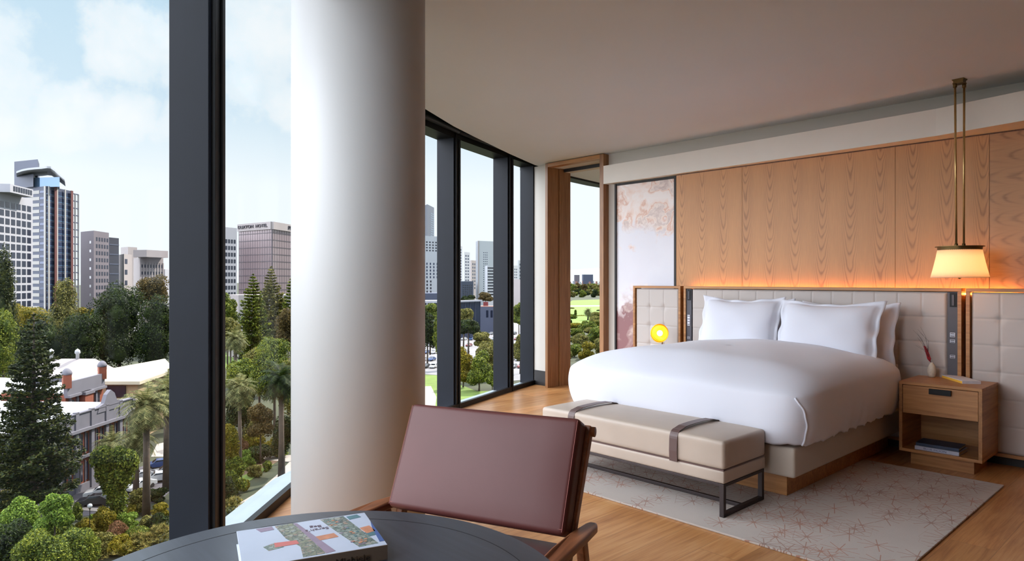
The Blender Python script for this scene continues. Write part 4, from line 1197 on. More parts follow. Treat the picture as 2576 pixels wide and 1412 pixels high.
flat('road', [(395, 1118), (440, 1108), (440, 1150), (380, 1150)], m_pave, 0.04)  # sunlit patch of the road, its light put into a paler surface
flat('kerb', [(180, 1276), (300, 1284), (300, 1292), (180, 1284)], m_pave, 0.10)
flat('path', [(560, 1330), (600, 1268), (640, 1244), (700, 1193), (728, 1163), (770, 1140), (790, 1160), (740, 1205), (690, 1240), (600, 1340)], m_pave, 0.04)
flat('path', [(650, 1150), (730, 1146), (800, 1140), (800, 1160), (728, 1163), (665, 1158)], m_pave, 0.05)
flat('garden_bed', [(600, 1228), (700, 1160), (660, 1157), (600, 1190)], m_bed, 0.03)
flat('lawn', [(612, 1222), (690, 1168), (660, 1178), (606, 1200)], m_lawn, 0.06)
flat('lawn', [(540, 924), (604, 932), (612, 890), (540, 886)], m_lawn, 0.02)
flat('lawn', [(1040, 942), (1100, 945), (1200, 985), (1330, 980), (1330, 1100), (1040, 1100)], m_lawn, 0.03)
flat('path', [(1040, 975), (1084, 972), (1098, 1000), (1090, 1060), (1040, 1060)], m_pave, 0.05)
flat('car_park', [(1030, 862), (1100, 820), (1330, 806), (1400, 860), (1380, 950), (1250, 962), (1100, 944), (1040, 940)], m_lot, 0.02)
flat('street', [(1150, 800), (1330, 790), (1330, 812), (1150, 824)], m_pave, 0.03)
flat('playing_field', [(1380, 800), (1440, 756), (1560, 752), (1620, 800), (1600, 830), (1440, 828)], m_field, 0.05)
flat('field_track', [(1420, 769), (1600, 768), (1600, 771), (1420, 772)], m_pave, 0.10)

# ---------------------------------------------------------------- plants
rngs = np.random.RandomState
LM = {
 'dark': leaf_mat('dark fig leaves', lin(18, 30, 16), lin(36, 54, 22), lin(84, 102, 36)),
 'mid': leaf_mat('mid green leaves', lin(44, 62, 20), lin(98, 118, 40), lin(184, 190, 70)),
 'olive': leaf_mat('olive leaves', lin(66, 70, 32), lin(122, 122, 58), lin(190, 178, 92)),
 'yellow': leaf_mat('yellow green leaves', lin(92, 94, 24), lin(146, 138, 36), lin(190, 160, 50)),
 'lime': leaf_mat('fresh green leaves', lin(56, 80, 24), lin(116, 152, 50), lin(190, 214, 90)),
 'pine': leaf_mat('pine needles', lin(22, 34, 18), lin(46, 62, 28), lin(104, 108, 42), 0.25),
 'palm': leaf_mat('palm fronds', lin(66, 74, 42), lin(122, 128, 74), lin(196, 188, 126), 0.3),
 'brown': leaf_mat('brown tinged gum leaves', lin(70, 58, 36), lin(104, 92, 52), lin(146, 120, 64)),
 'aloe': leaf_mat('spiky grey green leaves', lin(96, 98, 52), lin(150, 146, 78), lin(206, 178, 96)),
 'straw': leaf_mat('dead palm skirt', lin(96, 78, 50), lin(134, 112, 72), lin(170, 146, 100), 0.1),
 'pink': leaf_mat('dry pinkish shrub', lin(110, 84, 60), lin(150, 112, 76), lin(176, 120, 90)),
}
bark = plain('grey brown bark', lin(92, 78, 66), 0.9, var=0.25, scale=2.0)
def leaves_obj(name, P, N, S, mat, parent, rs, asp=0.6):
    """P points, N normals, S sizes -> one mesh of leaf quads"""
    n = len(P)
    T = rs.normal(size=(n, 3)); T -= (T * N).sum(1)[:, None] * N; T /= np.linalg.norm(T, axis=1)[:, None] + 1e-9
    B = np.cross(N, T)
    a = T * (S[:, None]); b = B * (S[:, None] * asp)
    V = np.empty((n, 4, 3)); V[:, 0] = P - a; V[:, 1] = P + b; V[:, 2] = P + a; V[:, 3] = P - b
    me = bpy.data.meshes.new(name); me.vertices.add(4 * n); me.vertices.foreach_set('co', V.reshape(-1))
    me.loops.add(4 * n); me.loops.foreach_set('vertex_index', np.arange(4 * n))
    me.polygons.add(n); me.polygons.foreach_set('loop_start', np.arange(0, 4 * n, 4)); me.update(calc_edges=True)
    me.materials.append(mat)
    o = bpy.data.objects.new(name, me); C.objects.link(o)
    if parent: o.parent = parent
    return o
def blob_leaves(blobs, n, size, rs):
    w = np.array([b[3] * b[4] + b[4] * b[5] + b[3] * b[5] for b in blobs]); w = w / w.sum()
    idx = rs.choice(len(blobs), n, p=w); Bq = np.array(blobs)[idx]
    d = rs.normal(size=(n, 3)); d[:, 2] += 0.25; d /= np.linalg.norm(d, axis=1)[:, None]
    rad = 1 - 0.28 * rs.rand(n) ** 1.5
    P = Bq[:, :3] + d * Bq[:, 3:6] * rad[:, None]
    N = d + rs.normal(size=(n, 3)) * 0.55; N /= np.linalg.norm(N, axis=1)[:, None]
    return P, N, size * (0.6 + 0.8 * rs.rand(n))
def crown_blobs(W, D, Hc, k, rs, taper=0.0):
    out = []
    for i in range(k):
        a = rs.rand() * 6.283; q = rs.rand() ** 0.5 * 0.62; zz = rs.rand()
        sc_ = 1 - taper * zz
        r = (0.24 + 0.16 * rs.rand())
        out.append((W / 2 * q * math.cos(a) * sc_, D / 2 * q * math.sin(a) * sc_, Hc * (0.14 + 0.70 * zz * (1 - 0.45 * q * q)), W / 2 * r * (1.2 - 0.4 * taper * zz), D / 2 * r * (1.2 - 0.4 * taper * zz), Hc * 0.5 * r * 1.15))
    return out
def tree(px, f, ytop, ybot, wpx, kind, label, name='tree', n=3500, k=22, leaf=None, taper=0.2, seed=None, cat='tree', group=None, trunk=True):
    seed = seed if seed is not None else int(px * 7 + f * 3) % 99991
    rs = rngs(seed)
    if cat == 'shrub':
        trunk = False
        if ybot < 1412: f = 30.0 * FPX / (ybot - 704.0)
    z1 = zf(ytop, f); z0 = max(zf(ybot, f), G + 0.05); W = wpx * f / FPX
    base = pf(px, f, G)
    t = tag(empty(name, base), label, cat, group)
    bl2 = [(b[0], b[1], b[2] + z0 - G, b[3], b[4], b[5]) for b in crown_blobs(W, W, z1 - z0, k, rs, taper)]
    size = leaf if leaf else max(0.10, 0.0013 * f)
    n = int(n * 2.4)
    P, N, S = blob_leaves(bl2, n, size, rs)
    leaves_obj('foliage', P, N, S, LM[kind], t, rs)
    # the shaded inner mass behind the leaf skin
    m = MB()
    for b in bl2:
        q = 8
        m.lathe([(0.01, -0.5), (0.33, -0.34), (0.5, 0.0), (0.33, 0.34), (0.01, 0.5)], q, M=Matrix.Translation(b[:3]) @ Matrix.Diagonal((b[3], b[4], b[5], 1)))
    m.build('inner_foliage', LM[kind], t, smooth=True)
    if trunk:
        r = max(0.12, W * 0.035)
        MB().tube([(0, 0, 0), (0.05 * W * 0.3, 0, (z0 - G) * 0.6), (0, 0, z0 - G + (z1 - z0) * 0.5)], [r, r * 0.8, r * 0.5], 8).build('trunk', bark, t, smooth=True)
    return t
def pine(px, f, ytop, ybase_w, wpx, label, kind='pine', dens=1.0, seed=1, tiers=26, name='norfolk_pine'):
    rs = rngs(seed); z1 = zf(ytop, f) - G; W = wpx * f / FPX; zlow = max(0.5, zf(ybase_w, f) - G)
    t = tag(empty(name, pf(px, f, G)), label, 'tree')
    Ps, Ns, Ss = [], [], []; br = MB()
    for k in range(tiers):
        q = k / (tiers - 1); z = zlow + (z1 - zlow) * (q ** 0.92) * 0.985
        R = W / 2 * (1 - q) ** 0.75 * (0.9 + 0.2 * rs.rand()) + 0.15
        if q < 0.12: R *= 0.80 + q
        nb = 7 if q < 0.8 else 5; a0 = rs.rand() * 6.283
        for j in range(nb):
            a = a0 + 6.283 * j / nb + rs.normal() * 0.1; Rj = R * (0.78 + 0.35 * rs.rand())
            tip = np.array([math.cos(a) * Rj, math.sin(a) * Rj, z + 0.10 * Rj]); root = np.array([0, 0, z - 0.05 * Rj])
            br.tube([tuple(root), tuple((root + tip) / 2 - np.array([0, 0, 0.05 * Rj])), tuple(tip)], [0.05, 0.035, 0.015], 4)
            m_ = max(6, int(44 * dens * Rj / (W / 2)))
            s = 0.15 + 0.85 * rs.rand(m_) ** 0.7
            pt = root + (tip - root) * s[:, None]; pt[:, 2] -= 0.05 * Rj * np.sin(s * 3.14)
            side = np.array([-math.sin(a), math.cos(a), 0]); wd = 0.30 * Rj * (1 - s * 0.5)
            pt = pt + side * (rs.normal(size=m_) * wd)[:, None] * 0.55; pt[:, 2] += rs.normal(size=m_) * 0.05 * Rj * 0.9 + 0.03
            Ps.append(pt); nn = rs.normal(size=(m_, 3)) * 0.5; nn[:, 2] += 1; nn /= np.linalg.norm(nn, axis=1)[:, None]; Ns.append(nn)
            Ss.append((0.06 + 0.0012 * f) * (0.6 + 0.8 * rs.rand(m_)) * 1.3)
    P = np.concatenate(Ps); N = np.concatenate(Ns); S = np.concatenate(Ss)
    leaves_obj('foliage', P, N, S, LM[kind], t, rs, 0.5)
    br.build('branches', bark, t)
    MB().tube([(0, 0, 0), (0, 0, z1 * 0.5), (0, 0, z1)], [W * 0.045, W * 0.03, 0.04], 8).build('trunk', bark, t, smooth=True)
    return t
def palm(px, f, ybase, yc, wpx, label, kind='palm', seed=1, skirt=True, tr=None, fronds=84, name='palm_tree', leaf=None):
    rs = rngs(seed); hz = zf(yc, f) - G; R = wpx / 2 * f / FPX * 1.25
    t = tag(empty(name, pf(px, f, G)), label, 'tree')
    V = []; F = []
    def frond(a, el, L, VV, FF):
        n = 7; pts = []
        d = np.array([math.cos(a) * math.cos(el), math.sin(a) * math.cos(el), math.sin(el)])
        p = np.array([0, 0, hz]); side = np.array([-math.sin(a), math.cos(a), 0])
        for i in range(n + 1): pts.append(p.copy()); p = p + d * L / n; d = d + np.array([0, 0, -0.26]); d /= np.linalg.norm(d)
        for i in range(1, n + 1):
            s = i / n; w = L * 0.24 * math.sin(min(1, 0.25 + s * 0.75) * 2.6)
            for sg in (-1, 1):
                for q in range(3):
                    b0 = pts[i - 1] + (pts[i] - pts[i - 1]) * (q / 3); fw = (pts[i] - pts[i - 1]) * 0.9
                    tip = b0 + side * sg * w + fw * 0.7 + np.array([0, 0, -0.28 * w])
                    k0 = len(VV); ww = (pts[i] - pts[i - 1]) * 0.13
                    VV += [tuple(b0 - ww), tuple(b0 + ww), tuple(tip)]; FF.append((k0, k0 + 1, k0 + 2))
        for i in range(n):
            k0 = len(VV); w = side * 0.02 * L / 2
            VV += [tuple(pts[i] - w), tuple(pts[i] + w), tuple(pts[i + 1] + w), tuple(pts[i + 1] - w)]; FF.append((k0, k0 + 1, k0 + 2, k0 + 3))
    for i in range(fronds):
        el = math.radians(75 - 120 * (i / fronds)) + rs.normal() * 0.1
        frond(i * 2.399 + rs.normal() * 0.1, el, R * (0.85 + 0.3 * rs.rand()), V, F)
    m = MB(); m.add(V, F); m.build('fronds', LM[kind], t)
    if skirt:
        V = []; F = []
        for i in range(60): frond(i * 2.399, math.radians(-45 - 35 * rs.rand()), R * (0.6 + 0.25 * rs.rand()), V, F)
        m = MB(); m.add(V, F); m.build('dead_frond_skirt', LM['straw'], t)
    r = tr if tr else R * 0.14
    MB().tube([(0, 0, 0), (r * 0.4, 0, hz * 0.4), (0, 0, hz)], [r * 1.25, r, r * 0.85], 10).build('trunk', bark, t, smooth=True)
    return t
def spiky(px, f, ytop, wpx, label, kind='aloe', n=60, seed=1, name='garden_shrub', group=None):
    """cluster of rosettes of pointed leaves"""
    rs = rngs(seed); W = wpx * f / FPX; Hh = zf(ytop, f) - G
    t = tag(empty(name, pf(px, f, G)), label, 'shrub', group)
    V = []; F = []
    for i in range(n):
        x, y = rs.normal(size=2) * W * 0.22; z = Hh * (0.35 + 0.6 * rs.rand()) * (1 - 0.5 * min(1, (x * x + y * y) / (W * W * 0.25)))
        R = 0.28 + 0.25 * rs.rand()
        for j in range(14):
            a = rs.rand() * 6.283; el = rs.rand() * 1.4; d = np.array([math.cos(a) * math.cos(el), math.sin(a) * math.cos(el), math.sin(el)]) * R
            sd = np.array([-math.sin(a), math.cos(a), 0]) * 0.05; b = np.array([x, y, z]); k0 = len(V)
            V += [tuple(b - sd), tuple(b + sd), tuple(b + d)]; F.append((k0, k0 + 1, k0 + 2))
    m = MB(); m.add(V, F); m.build('leaves', LM[kind], t)
    P, N, S = blob_leaves([(0, 0, Hh * 0.35, W * 0.36, W * 0.36, Hh * 0.36)], 500, 0.10, rs)
    leaves_obj('under_foliage', P, N, S, LM['olive'], t, rs)
    return t

# left pane, back to front
tree(12, 150, 612, 960, 84, 'pine', 'tall dark conifer cut by the left edge of the view', taper=0.6, n=5000, k=30)
tree(62, 205, 752, 860, 150, 'yellow', 'broad yellow green tree below the white gridded office block', n=4200)
tree(160, 190, 688, 880, 92, 'olive', 'upright olive tree in front of the blue glass tower', taper=0.55, n=4200, k=26)
tree(92, 162, 775, 960, 170, 'dark', 'wide dark fig below the yellow green tree', n=6500, k=34)
tree(205, 168, 772, 945, 130, 'dark', 'dark fig between the glass tower and the big fig', n=5500, k=30)
tree(215, 195, 765, 850, 70, 'yellow', 'small yellow tinged tree in front of the brown grey building', n=2600)
tree(300, 180, 705, 925, 160, 'dark', 'big domed dark fig in front of the pale balcony building', n=8500, k=40)
tree(395, 176, 738, 930, 130, 'dark', 'dark fig against the window mullion', n=6500, k=34)
tree(385, 205, 682, 800, 96, 'brown', 'brown tinged gum rising behind the dark figs', n=3500)
tree(8, 142, 770, 960, 90, 'mid', 'ragged green tree at the left edge above the white vaulted roof', n=4500)
pine(85, 75, 786, 1250, 215, 'ragged norfolk pine in front of the white roofs', seed=4, dens=7.0, tiers=30)
tree(20, 82, 1130, 1270, 110, 'brown', 'rust coloured shrub left of the norfolk pine foot', n=3000, cat='shrub', name='shrub')
palm(420, 96, 1200, 985, 105, 'palm crown touching the mullion beside the tan building', seed=3)
palm(368, 86, 1300, 1022, 112, 'tallest palm with pale trunk in front of the heritage building', seed=5, tr=0.42)
palm(342, 93, 1270, 1108, 92, 'shorter palm behind the tallest palm', seed=6, tr=0.36)
palm(279, 97, 1270, 1118, 74, 'palm crown rising behind the ivy covered tree', seed=7, tr=0.36)
# ivy tree: two lobes narrowing to the foot
def ivy():
    f = 82; rs = rngs(12); b = pf(285, f, G); t = tag(empty('tree', b), 'two lobed ivy covered tree beside the dark parked car', 'tree')
    s = f / FPX; bl2 = []
    for (x, yy, rx, rz) in ((-28, 1155, 28, 34), (-22, 1190, 22, 34), (14, 1152, 20, 30), (36, 1165, 26, 36), (22, 1200, 28, 34), (4, 1225, 28, 38), (10, 1262, 24, 36), (16, 1290, 16, 26), (-12, 1215, 18, 30)):
        bl2.append((x * s, 0, zf(yy, f) - G, rx * s, rx * s, rz * s))
    w = []
    for q in bl2: w.append((q[0] * CA + 0 * SA, q[0] * SA, q[2], q[3], q[4], q[5]))
    P, N, S = blob_leaves(w, 9000, 0.15, rs); leaves_obj('foliage', P, N, S, LM['mid'], t, rs)
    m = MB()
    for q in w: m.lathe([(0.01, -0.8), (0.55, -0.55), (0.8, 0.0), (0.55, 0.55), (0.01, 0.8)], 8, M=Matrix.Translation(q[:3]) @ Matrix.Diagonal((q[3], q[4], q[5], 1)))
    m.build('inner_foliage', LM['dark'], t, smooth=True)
    MB().tube([(0.3, 0, 0), (0.2, 0, 3)], [0.5, 0.4], 8).build('trunk', bark, t)
ivy()
tree(138, 66, 1240, 1335, 92, 'lime', 'rounded fresh green tree below the norfolk pine', n=6500, leaf=0.11)
tree(55, 68, 1250, 1400, 120, 'lime', 'fresh green spreading tree at the lower left', n=7500, leaf=0.11, k=30)
tree(25, 58, 1300, 1480, 150, 'dark', 'dark glossy shrub in the lower left corner', n=8000, leaf=0.10, k=30, cat='shrub', name='shrub')
tree(185, 60, 1315, 1460, 130, 'mid', 'dense green shrub at the foot of the street lamp', n=8000, leaf=0.10, k=30, cat='shrub', name='shrub')
tree(100, 56, 1335, 1480, 150, 'mid', 'broad shrub along the lower edge left of the lamp', n=8000, leaf=0.10, k=30, cat='shrub', name='shrub')
tree(195, 73, 1262, 1310, 26, 'mid', 'small round bush beside the kerb', n=1500, cat='shrub', name='shrub')
tree(262, 70, 1275, 1345, 62, 'yellow', 'bright yellow bush right of the street lamp', n=3500, leaf=0.10, cat='shrub', name='shrub')
tree(215, 70, 1300, 1360, 60, 'yellow', 'yellow green bush behind the street lamp', n=3000, leaf=0.10, cat='shrub', name='shrub')
tree(290, 67, 1305, 1375, 66, 'pink', 'dry pinkish brown shrub under the yellow bush', n=3000, leaf=0.09, cat='shrub', name='shrub')
tree(340, 66, 1325, 1375, 80, 'mid', 'low green hedge under the tall palm', n=3200, leaf=0.10, cat='shrub', name='shrub')
tree(350, 80, 1225, 1290, 60, 'olive', 'low grey shrub behind the palm trunks', n=2500, cat='shrub', name='shrub')
tree(405, 74, 1265, 1300, 52, 'yellow', 'yellow shrub between palm trunk and mullion', n=1800, cat='shrub', name='shrub')
tree(330, 74, 1268, 1300, 30, 'yellow', 'small yellow shrub between the two palm trunks', n=1200, cat='shrub', name='shrub')
tree(395, 90, 1225, 1260, 70, 'dark', 'clipped dark hedge in front of the parked cars', n=2500, cat='shrub', name='shrub')
for i, (x, f, yt, w, lab) in enumerate(((120, 71, 1388, 150, 'spiky rosette shrub at the bottom edge, leftmost of the spiky ones'), (215, 72, 1376, 120, 'spiky rosette shrub right under the street lamp'), (290, 74, 1352, 100, 'spiky rosette shrub at the bottom edge beyond the table rim'),
        (350, 75, 1342, 90, 'spiky rosette shrub left of the mullion foot'), (402, 77, 1320, 70, 'tall spiky rosette shrub touching the mullion foot'), (585, 87, 1250, 60, 'pale spiky shrub at the foot of the mullion beside the path'))):
    spiky(x, f, yt, w, lab, seed=20 + i, n=110)
for i, (x, yt, yb, w, k_, lab) in enumerate(((150, 1300, 1372, 90, 'mid', 'leafy bush between the fresh green trees and the lamp'), (245, 1335, 1400, 90, 'olive', 'grey green bush right of the lamp post foot'), (320, 1288, 1330, 60, 'lime', 'low fresh green planting under the ivy covered tree'),
        (395, 1292, 1345, 70, 'dark', 'shaded low planting right of the tallest palm foot'), (300, 1345, 1395, 90, 'yellow', 'low yellow flowering planting behind the spiky shrubs'), (8, 1230, 1330, 90, 'olive', 'olive bush in front of the rust coloured shrub'), (370, 1300, 1345, 50, 'olive', 'small shrub at the foot of the tallest palm'), (240, 1290, 1325, 40, 'lime', 'small bright bush between the lamp globe and the car'))):
    tree(x, 70, yt, yb, w, k_, lab, n=2600, leaf=0.11, cat='shrub', name='shrub', seed=500 + i)
for i, (x, yt, yb, w, k_, lab) in enumerate(((620, 1130, 1180, 50, 'lime', 'bright bush behind the slender palm trunk'), (690, 1095, 1135, 60, 'yellow', 'sunlit bush under the flowering shrub tree'), (575, 1195, 1262, 44, 'dark', 'dark shrub between the mullion and the palm foot'), (700, 1128, 1150, 60, 'mid', 'low hedge along the far path'), (640, 1050, 1105, 60, 'olive', 'middle shrub in the garden slope'), (610, 1100, 1150, 40, 'pink', 'pinkish shrub beside the slender palm trunk'))):
    tree(x, 90, yt, yb, w, k_, lab, n=2200, leaf=0.12, cat='shrub', name='shrub', seed=600 + i)
# right of the mullion
tree(572, 192, 738, 850, 70, 'mid', 'loose tree beside the mullion below the gridded office tower', n=3500, k=20)
tree(580, 150, 790, 885, 80, 'olive', 'grey green tree at the head of the lawn', n=3500)
pine(682, 195, 670, 860, 96, 'tallest norfolk pine in front of the hotel tower', kind='olive', seed=9, dens=4.0, tiers=26)
pine(637, 172, 688, 900, 104, 'nearer norfolk pine left of the tallest one', kind='mid', seed=10, dens=4.0, tiers=26)
pine(732, 180, 700, 880, 70, 'slim norfolk pine half hidden by the column', kind='mid', seed=11, dens=3.5, tiers=22)
tree(725, 150, 770, 880, 80, 'brown', 'brown tinged gum against the column', n=3500)
palm(592, 142, 905, 855, 56, 'small palm standing on the lawn edge', seed=14, skirt=False)
tree(690, 122, 846, 1000, 130, 'mid', 'large spreading fig against the column', n=9500, k=44)
tree(652, 132, 866, 985, 110, 'olive', 'middle crown of the spreading fig above the palms', n=7000, k=36)
tree(612, 128, 895, 1000, 100, 'mid', 'lower fig crown in front of the lawn', n=6500, k=30)
tree(740, 112, 880, 1060, 90, 'olive', 'fig crown half hidden by the column', n=5500, k=26)
palm(707, 100, 1150, 955, 96, 'dark palm with long hanging fronds against the column', kind='dark', seed=15, skirt=True, tr=0.4)
tree(600, 118, 960, 1080, 90, 'dark', 'dark tree behind the slender palm', n=4500, k=24)
tree(655, 110, 1010, 1100, 80, 'brown', 'flowering shrub tree behind the slender palm', n=3500, k=20)
palm(603, 99, 1210, 978, 82, 'slender palm with silvery fronds beside the mullion', seed=16, tr=0.27)
tree(577, 94, 1055, 1165, 50, 'yellow', 'yellow green tree hugging the mullion', n=3500, leaf=0.13)
tree(640, 101, 1082, 1130, 70, 'yellow', 'low yellow shrub behind the garden bed', n=2500, cat='shrub', name='shrub')
tree(715, 104, 1040, 1150, 70, 'dark', 'shaded tree beside the far end of the path', n=4000, k=22)
tree(655, 104, 1120, 1160, 80, 'dark', 'dark low hedge behind the far path', n=2500, cat='shrub', name='shrub')
tree(590, 84, 1148, 1245, 74, 'mid', 'dense green bush at the foot of the slender palm', n=5500, leaf=0.13, cat='shrub', name='shrub')
tree(640, 94, 1168, 1200, 42, 'olive', 'grey shrub on the garden bed', n=1800, cat='shrub', name='shrub')
tree(672, 97, 1160, 1185, 26, 'mid', 'small round bush at the garden bed tip', n=1200, cat='shrub', name='shrub')
tree(618, 86, 1205, 1235, 24, 'yellow', 'small yellow bush at the lower end of the bed', n=1000, cat='shrub', name='shrub')
# behind the column towards the bedroom windows
for i, (x, f, yt, yb, w, k_, lab) in enumerate((
    (1082, 270, 765, 800, 60, 'mid', 'dark crown under the low flat roof, left pane of the bedroom windows'),
    (1075, 235, 775, 880, 70, 'dark', 'shaded street tree left of the second mullion'),
    (1110, 225, 790, 890, 60, 'mid', 'street tree half behind the second mullion'),
    (1166, 300, 765, 830, 60, 'olive', 'pale gum in front of the glass fronted building'),
    (1178, 262, 798, 842, 70, 'dark', 'shaded trees beside the car park'),
    (1215, 232, 835, 870, 60, 'olive', 'flat topped tree between the parked cars'),
    (1225, 200, 850, 940, 66, 'olive', 'grey green tree at the third mullion'),
    (1165, 188, 875, 960, 64, 'yellow', 'yellow green tree on the lawn, left one of the pair'),
    (1205, 182, 878, 968, 76, 'mid', 'green tree on the lawn, right one of the pair'),
    (1238, 172, 930, 975, 50, 'mid', 'low tree on the lawn behind the third mullion'),
    (1305, 300, 760, 815, 44, 'mid', 'upper tree in the narrow pane'),
    (1308, 215, 835, 905, 44, 'olive', 'lower tree in the narrow pane'),
    (1222, 520, 736, 760, 44, 'brown', 'distant red brown trees below the white towers'),
    (1180, 480, 742, 765, 44, 'dark', 'distant dark trees behind the glass fronted building'))):
    tree(x, f, yt, yb, w, k_, lab, n=3600, k=18)
# through the portal
big = [(1430, 330, 850, 960, 60), (1462, 300, 838, 960, 56), (1500, 320, 822, 960, 60), (1440, 420, 812, 880, 56), (1478, 400, 805, 880, 56), (1508, 440, 795, 870, 56),
       (1430, 520, 790, 840, 50), (1500, 540, 786, 840, 44), (1455, 560, 800, 840, 44)]
labs = ['nearest low tree at the left jamb', 'nearest tree in the middle', 'nearest tree at the right jamb', 'second row tree at the left jamb', 'second row tree in the middle', 'second row tree at the right jamb', 'tree at the edge of the sports field, left', 'tree at the edge of the sports field, right', 'tree at the edge of the sports field, middle']
for i, (x, f, yt, yb, w) in enumerate(big):
    tree(x, f, yt, yb, w, ('mid', 'olive', 'mid', 'yellow', 'mid', 'olive', 'mid', 'olive', 'yellow')[i], labs[i] + ' in the view through the portal', n=3000, k=20)
for i, (x, f, yt, yb, w) in enumerate(((1416, 250, 868, 990, 50), (1445, 262, 862, 990, 46), (1478, 255, 858, 990, 50), (1512, 268, 850, 990, 50), (1425, 450, 802, 860, 30), (1486, 365, 822, 900, 44), (1452, 360, 826, 900, 44), (1516, 360, 815, 900, 44), (1432, 700, 776, 800, 26), (1512, 650, 782, 805, 26))):
    tree(x, f, yt, yb, w, ('olive', 'mid', 'yellow', 'olive', 'dark')[i % 5], 'tree in the dense planting below the sports field seen through the portal', n=2600, k=18, group='dense planting below the sports field')
tree(1448, 520, 776, 800, 9, 'mid', 'slim dark cypress in front of the sports field', n=900, k=8, taper=0.9)
palm(1479, 500, 806, 784, 22, 'lone palm silhouetted against the sports field', seed=30, leaf=0.5)
for i in range(16):
    x = 1412 + i * 7; f = 1150 + (i % 4) * 110
    tree(x, f, 731 + (i % 2) * 4 - (3 if i > 5 else 0), 752, 22, ('dark', 'olive', 'mid')[i % 3], 'tree in the belt beyond the sports field seen through the portal', n=900, k=10, group='tree belt beyond the sports field')
for i in range(20):
    x = 1410 + i * 6; f = 1600 + (i % 5) * 150
    tree(x, f, 712 + (i * 3 % 7), 732, 20, ('olive', 'brown', 'mid')[i % 3], 'distant tree on the plain below the hills', n=700, k=10, group='distant trees below the hills')

# ---------------------------------------------------------------- buildings
def facade_frame(A, B):
    d = (B - A); L = d.length; d = d / L; n = Vector((d.y, -d.x, 0))
    if n.dot(-A) < 0: n = -n                      # towards the room
    return d, n, L
def place_window(mesh_cache, name, A, d, n, s, z, w, hgt, mat, parent, out=0.06):
    key = (name, round(w, 2), round(hgt, 2), mat.name)
    me = mesh_cache.get(key)
    if not me:
        q = MB().bx(-w / 2, w / 2, -0.15, 0.15, -hgt / 2, hgt / 2); tmp = q.build(name, mat); me = tmp.data; bpy.data.objects.remove(tmp); mesh_cache[key] = me
    o = bpy.data.objects.new(name, me); C.objects.link(o); o.parent = parent
    o.location = Vector((A.x, A.y, 0)) + d * s + n * (out - 0.15) + Vector((0, 0, z)) - parent.location
    o.rotation_euler = (0, 0, math.atan2(d.y, d.x))
    return o
WC = {}
def building(name, corners, ytop, wall, label, roof=None, parapet=0.0, cat='building', depth=None):
    """corners: (px, f) left, middle, right of the two faces in view"""
    A, B, D = [pf(p, f) for p, f in corners]
    for v in (A, B, D): v.z = 0
    E_ = A + D - B
    zt = zf(ytop, corners[1][1]) if not isinstance(ytop, tuple) else ytop[0]
    t = tag(empty(name, ((A.x + D.x) / 2, (A.y + D.y) / 2, G)), label, cat)
    m = MB().prism([(v.x - t.location.x, v.y - t.location.y) for v in (A, B, D, E_)], 0, zt - G)
    m.build('wall', wall, t)
    if roof:
        m = MB().prism([(v.x - t.location.x, v.y - t.location.y) for v in (A, B, D, E_)], zt - G, zt - G + 0.3); m.build('roof', roof, t)
    return t, A, B, D, E_, zt
def windows(t, P, Q, cols, rows, s0, s1, z0, z1, wf, hf, mat, name='window', limit=100, skip=None):
    d, n, L = facade_frame(P, Q); W = (s1 - s0) * L / cols; Hh = (z1 - z0) / rows; cnt = 0; extra = MB()
    for j in range(rows):
        for i in range(cols):
            if skip and skip(i, j): continue
            s = s0 * L + W * (i + 0.5); z = z1 - Hh * (j + 0.5)
            if cnt < limit: place_window(WC, name, P, d, n, s, z, W * wf, Hh * hf, mat, t); cnt += 1
            else:
                c = P + d * s + n * 0.02 - Vector((t.location.x, t.location.y, 0)); u = d * (W * wf / 2)
                a = [c - u, c + u, c + u + n * 0.05, c - u + n * 0.05]; zz0, zz1 = z - Hh * hf / 2 - G, z + Hh * hf / 2 - G
                extra.prism([(v.x, v.y) for v in a], zz0, zz1)
    if extra.v: extra.build('upper_windows' if False else 'more_windows', mat, t)['kind'] = 'stuff'
def bands(t, P, Q, rows, z0, z1, hf, mat, name='window_band', s0=0.0, s1=1.0):
    d, n, L = facade_frame(P, Q); Hh = (z1 - z0) / rows
    for j in range(rows): place_window(WC, name, P, d, n, (s0 + s1) / 2 * L, z1 - Hh * (j + 0.5), (s1 - s0) * L, Hh * hf, mat, t, out=0.12)
def fins(t, P, Q, n_, z0, z1, w, mat, name='pilaster', s0=0.0, s1=1.0, out=0.25):
    d, n, L = facade_frame(P, Q)
    for i in range(n_): place_window(WC, name, P, d, n, (s0 + (s1 - s0) * i / max(1, n_ - 1)) * L, (z0 + z1) / 2, w, z1 - z0, mat, t, out=out)
wg = plain('dark blue office glass', lin(40, 48, 70), 0.15, 0.2, spec=0.8)
wn = plain('navy tower glass', lin(52, 70, 108), 0.12, 0.5, spec=0.9)
wcyan = plain('pale blue tower glass', lin(110, 150, 190), 0.12, 0.4, spec=0.9)
conc = plain('white precast concrete', lin(206, 206, 216), 0.8, var=0.03, scale=0.1)
conc2 = plain('brown grey concrete', lin(132, 124, 134), 0.85, var=0.05, scale=0.1)
conc3 = plain('warm pale concrete', lin(196, 186, 186), 0.85, var=0.04, scale=0.1)
slate = plain('blue grey cladding', lin(84, 92, 118), 0.6, var=0.05, scale=0.1)
navyc = plain('dark navy cladding', lin(44, 48, 68), 0.6)
redc = plain('rust red column cladding', lin(120, 62, 58), 0.7)
cream = plain('cream tower band', lin(214, 210, 206), 0.8)
white = plain('bright white roof sheet', lin(236, 238, 244), 0.6, var=0.03, scale=0.5)
tan = plain('tan rendered wall', lin(206, 176, 140), 0.85, var=0.05, scale=0.3)
tanroof = plain('cream flat roof', lin(238, 226, 200), 0.8, var=0.04, scale=0.2)
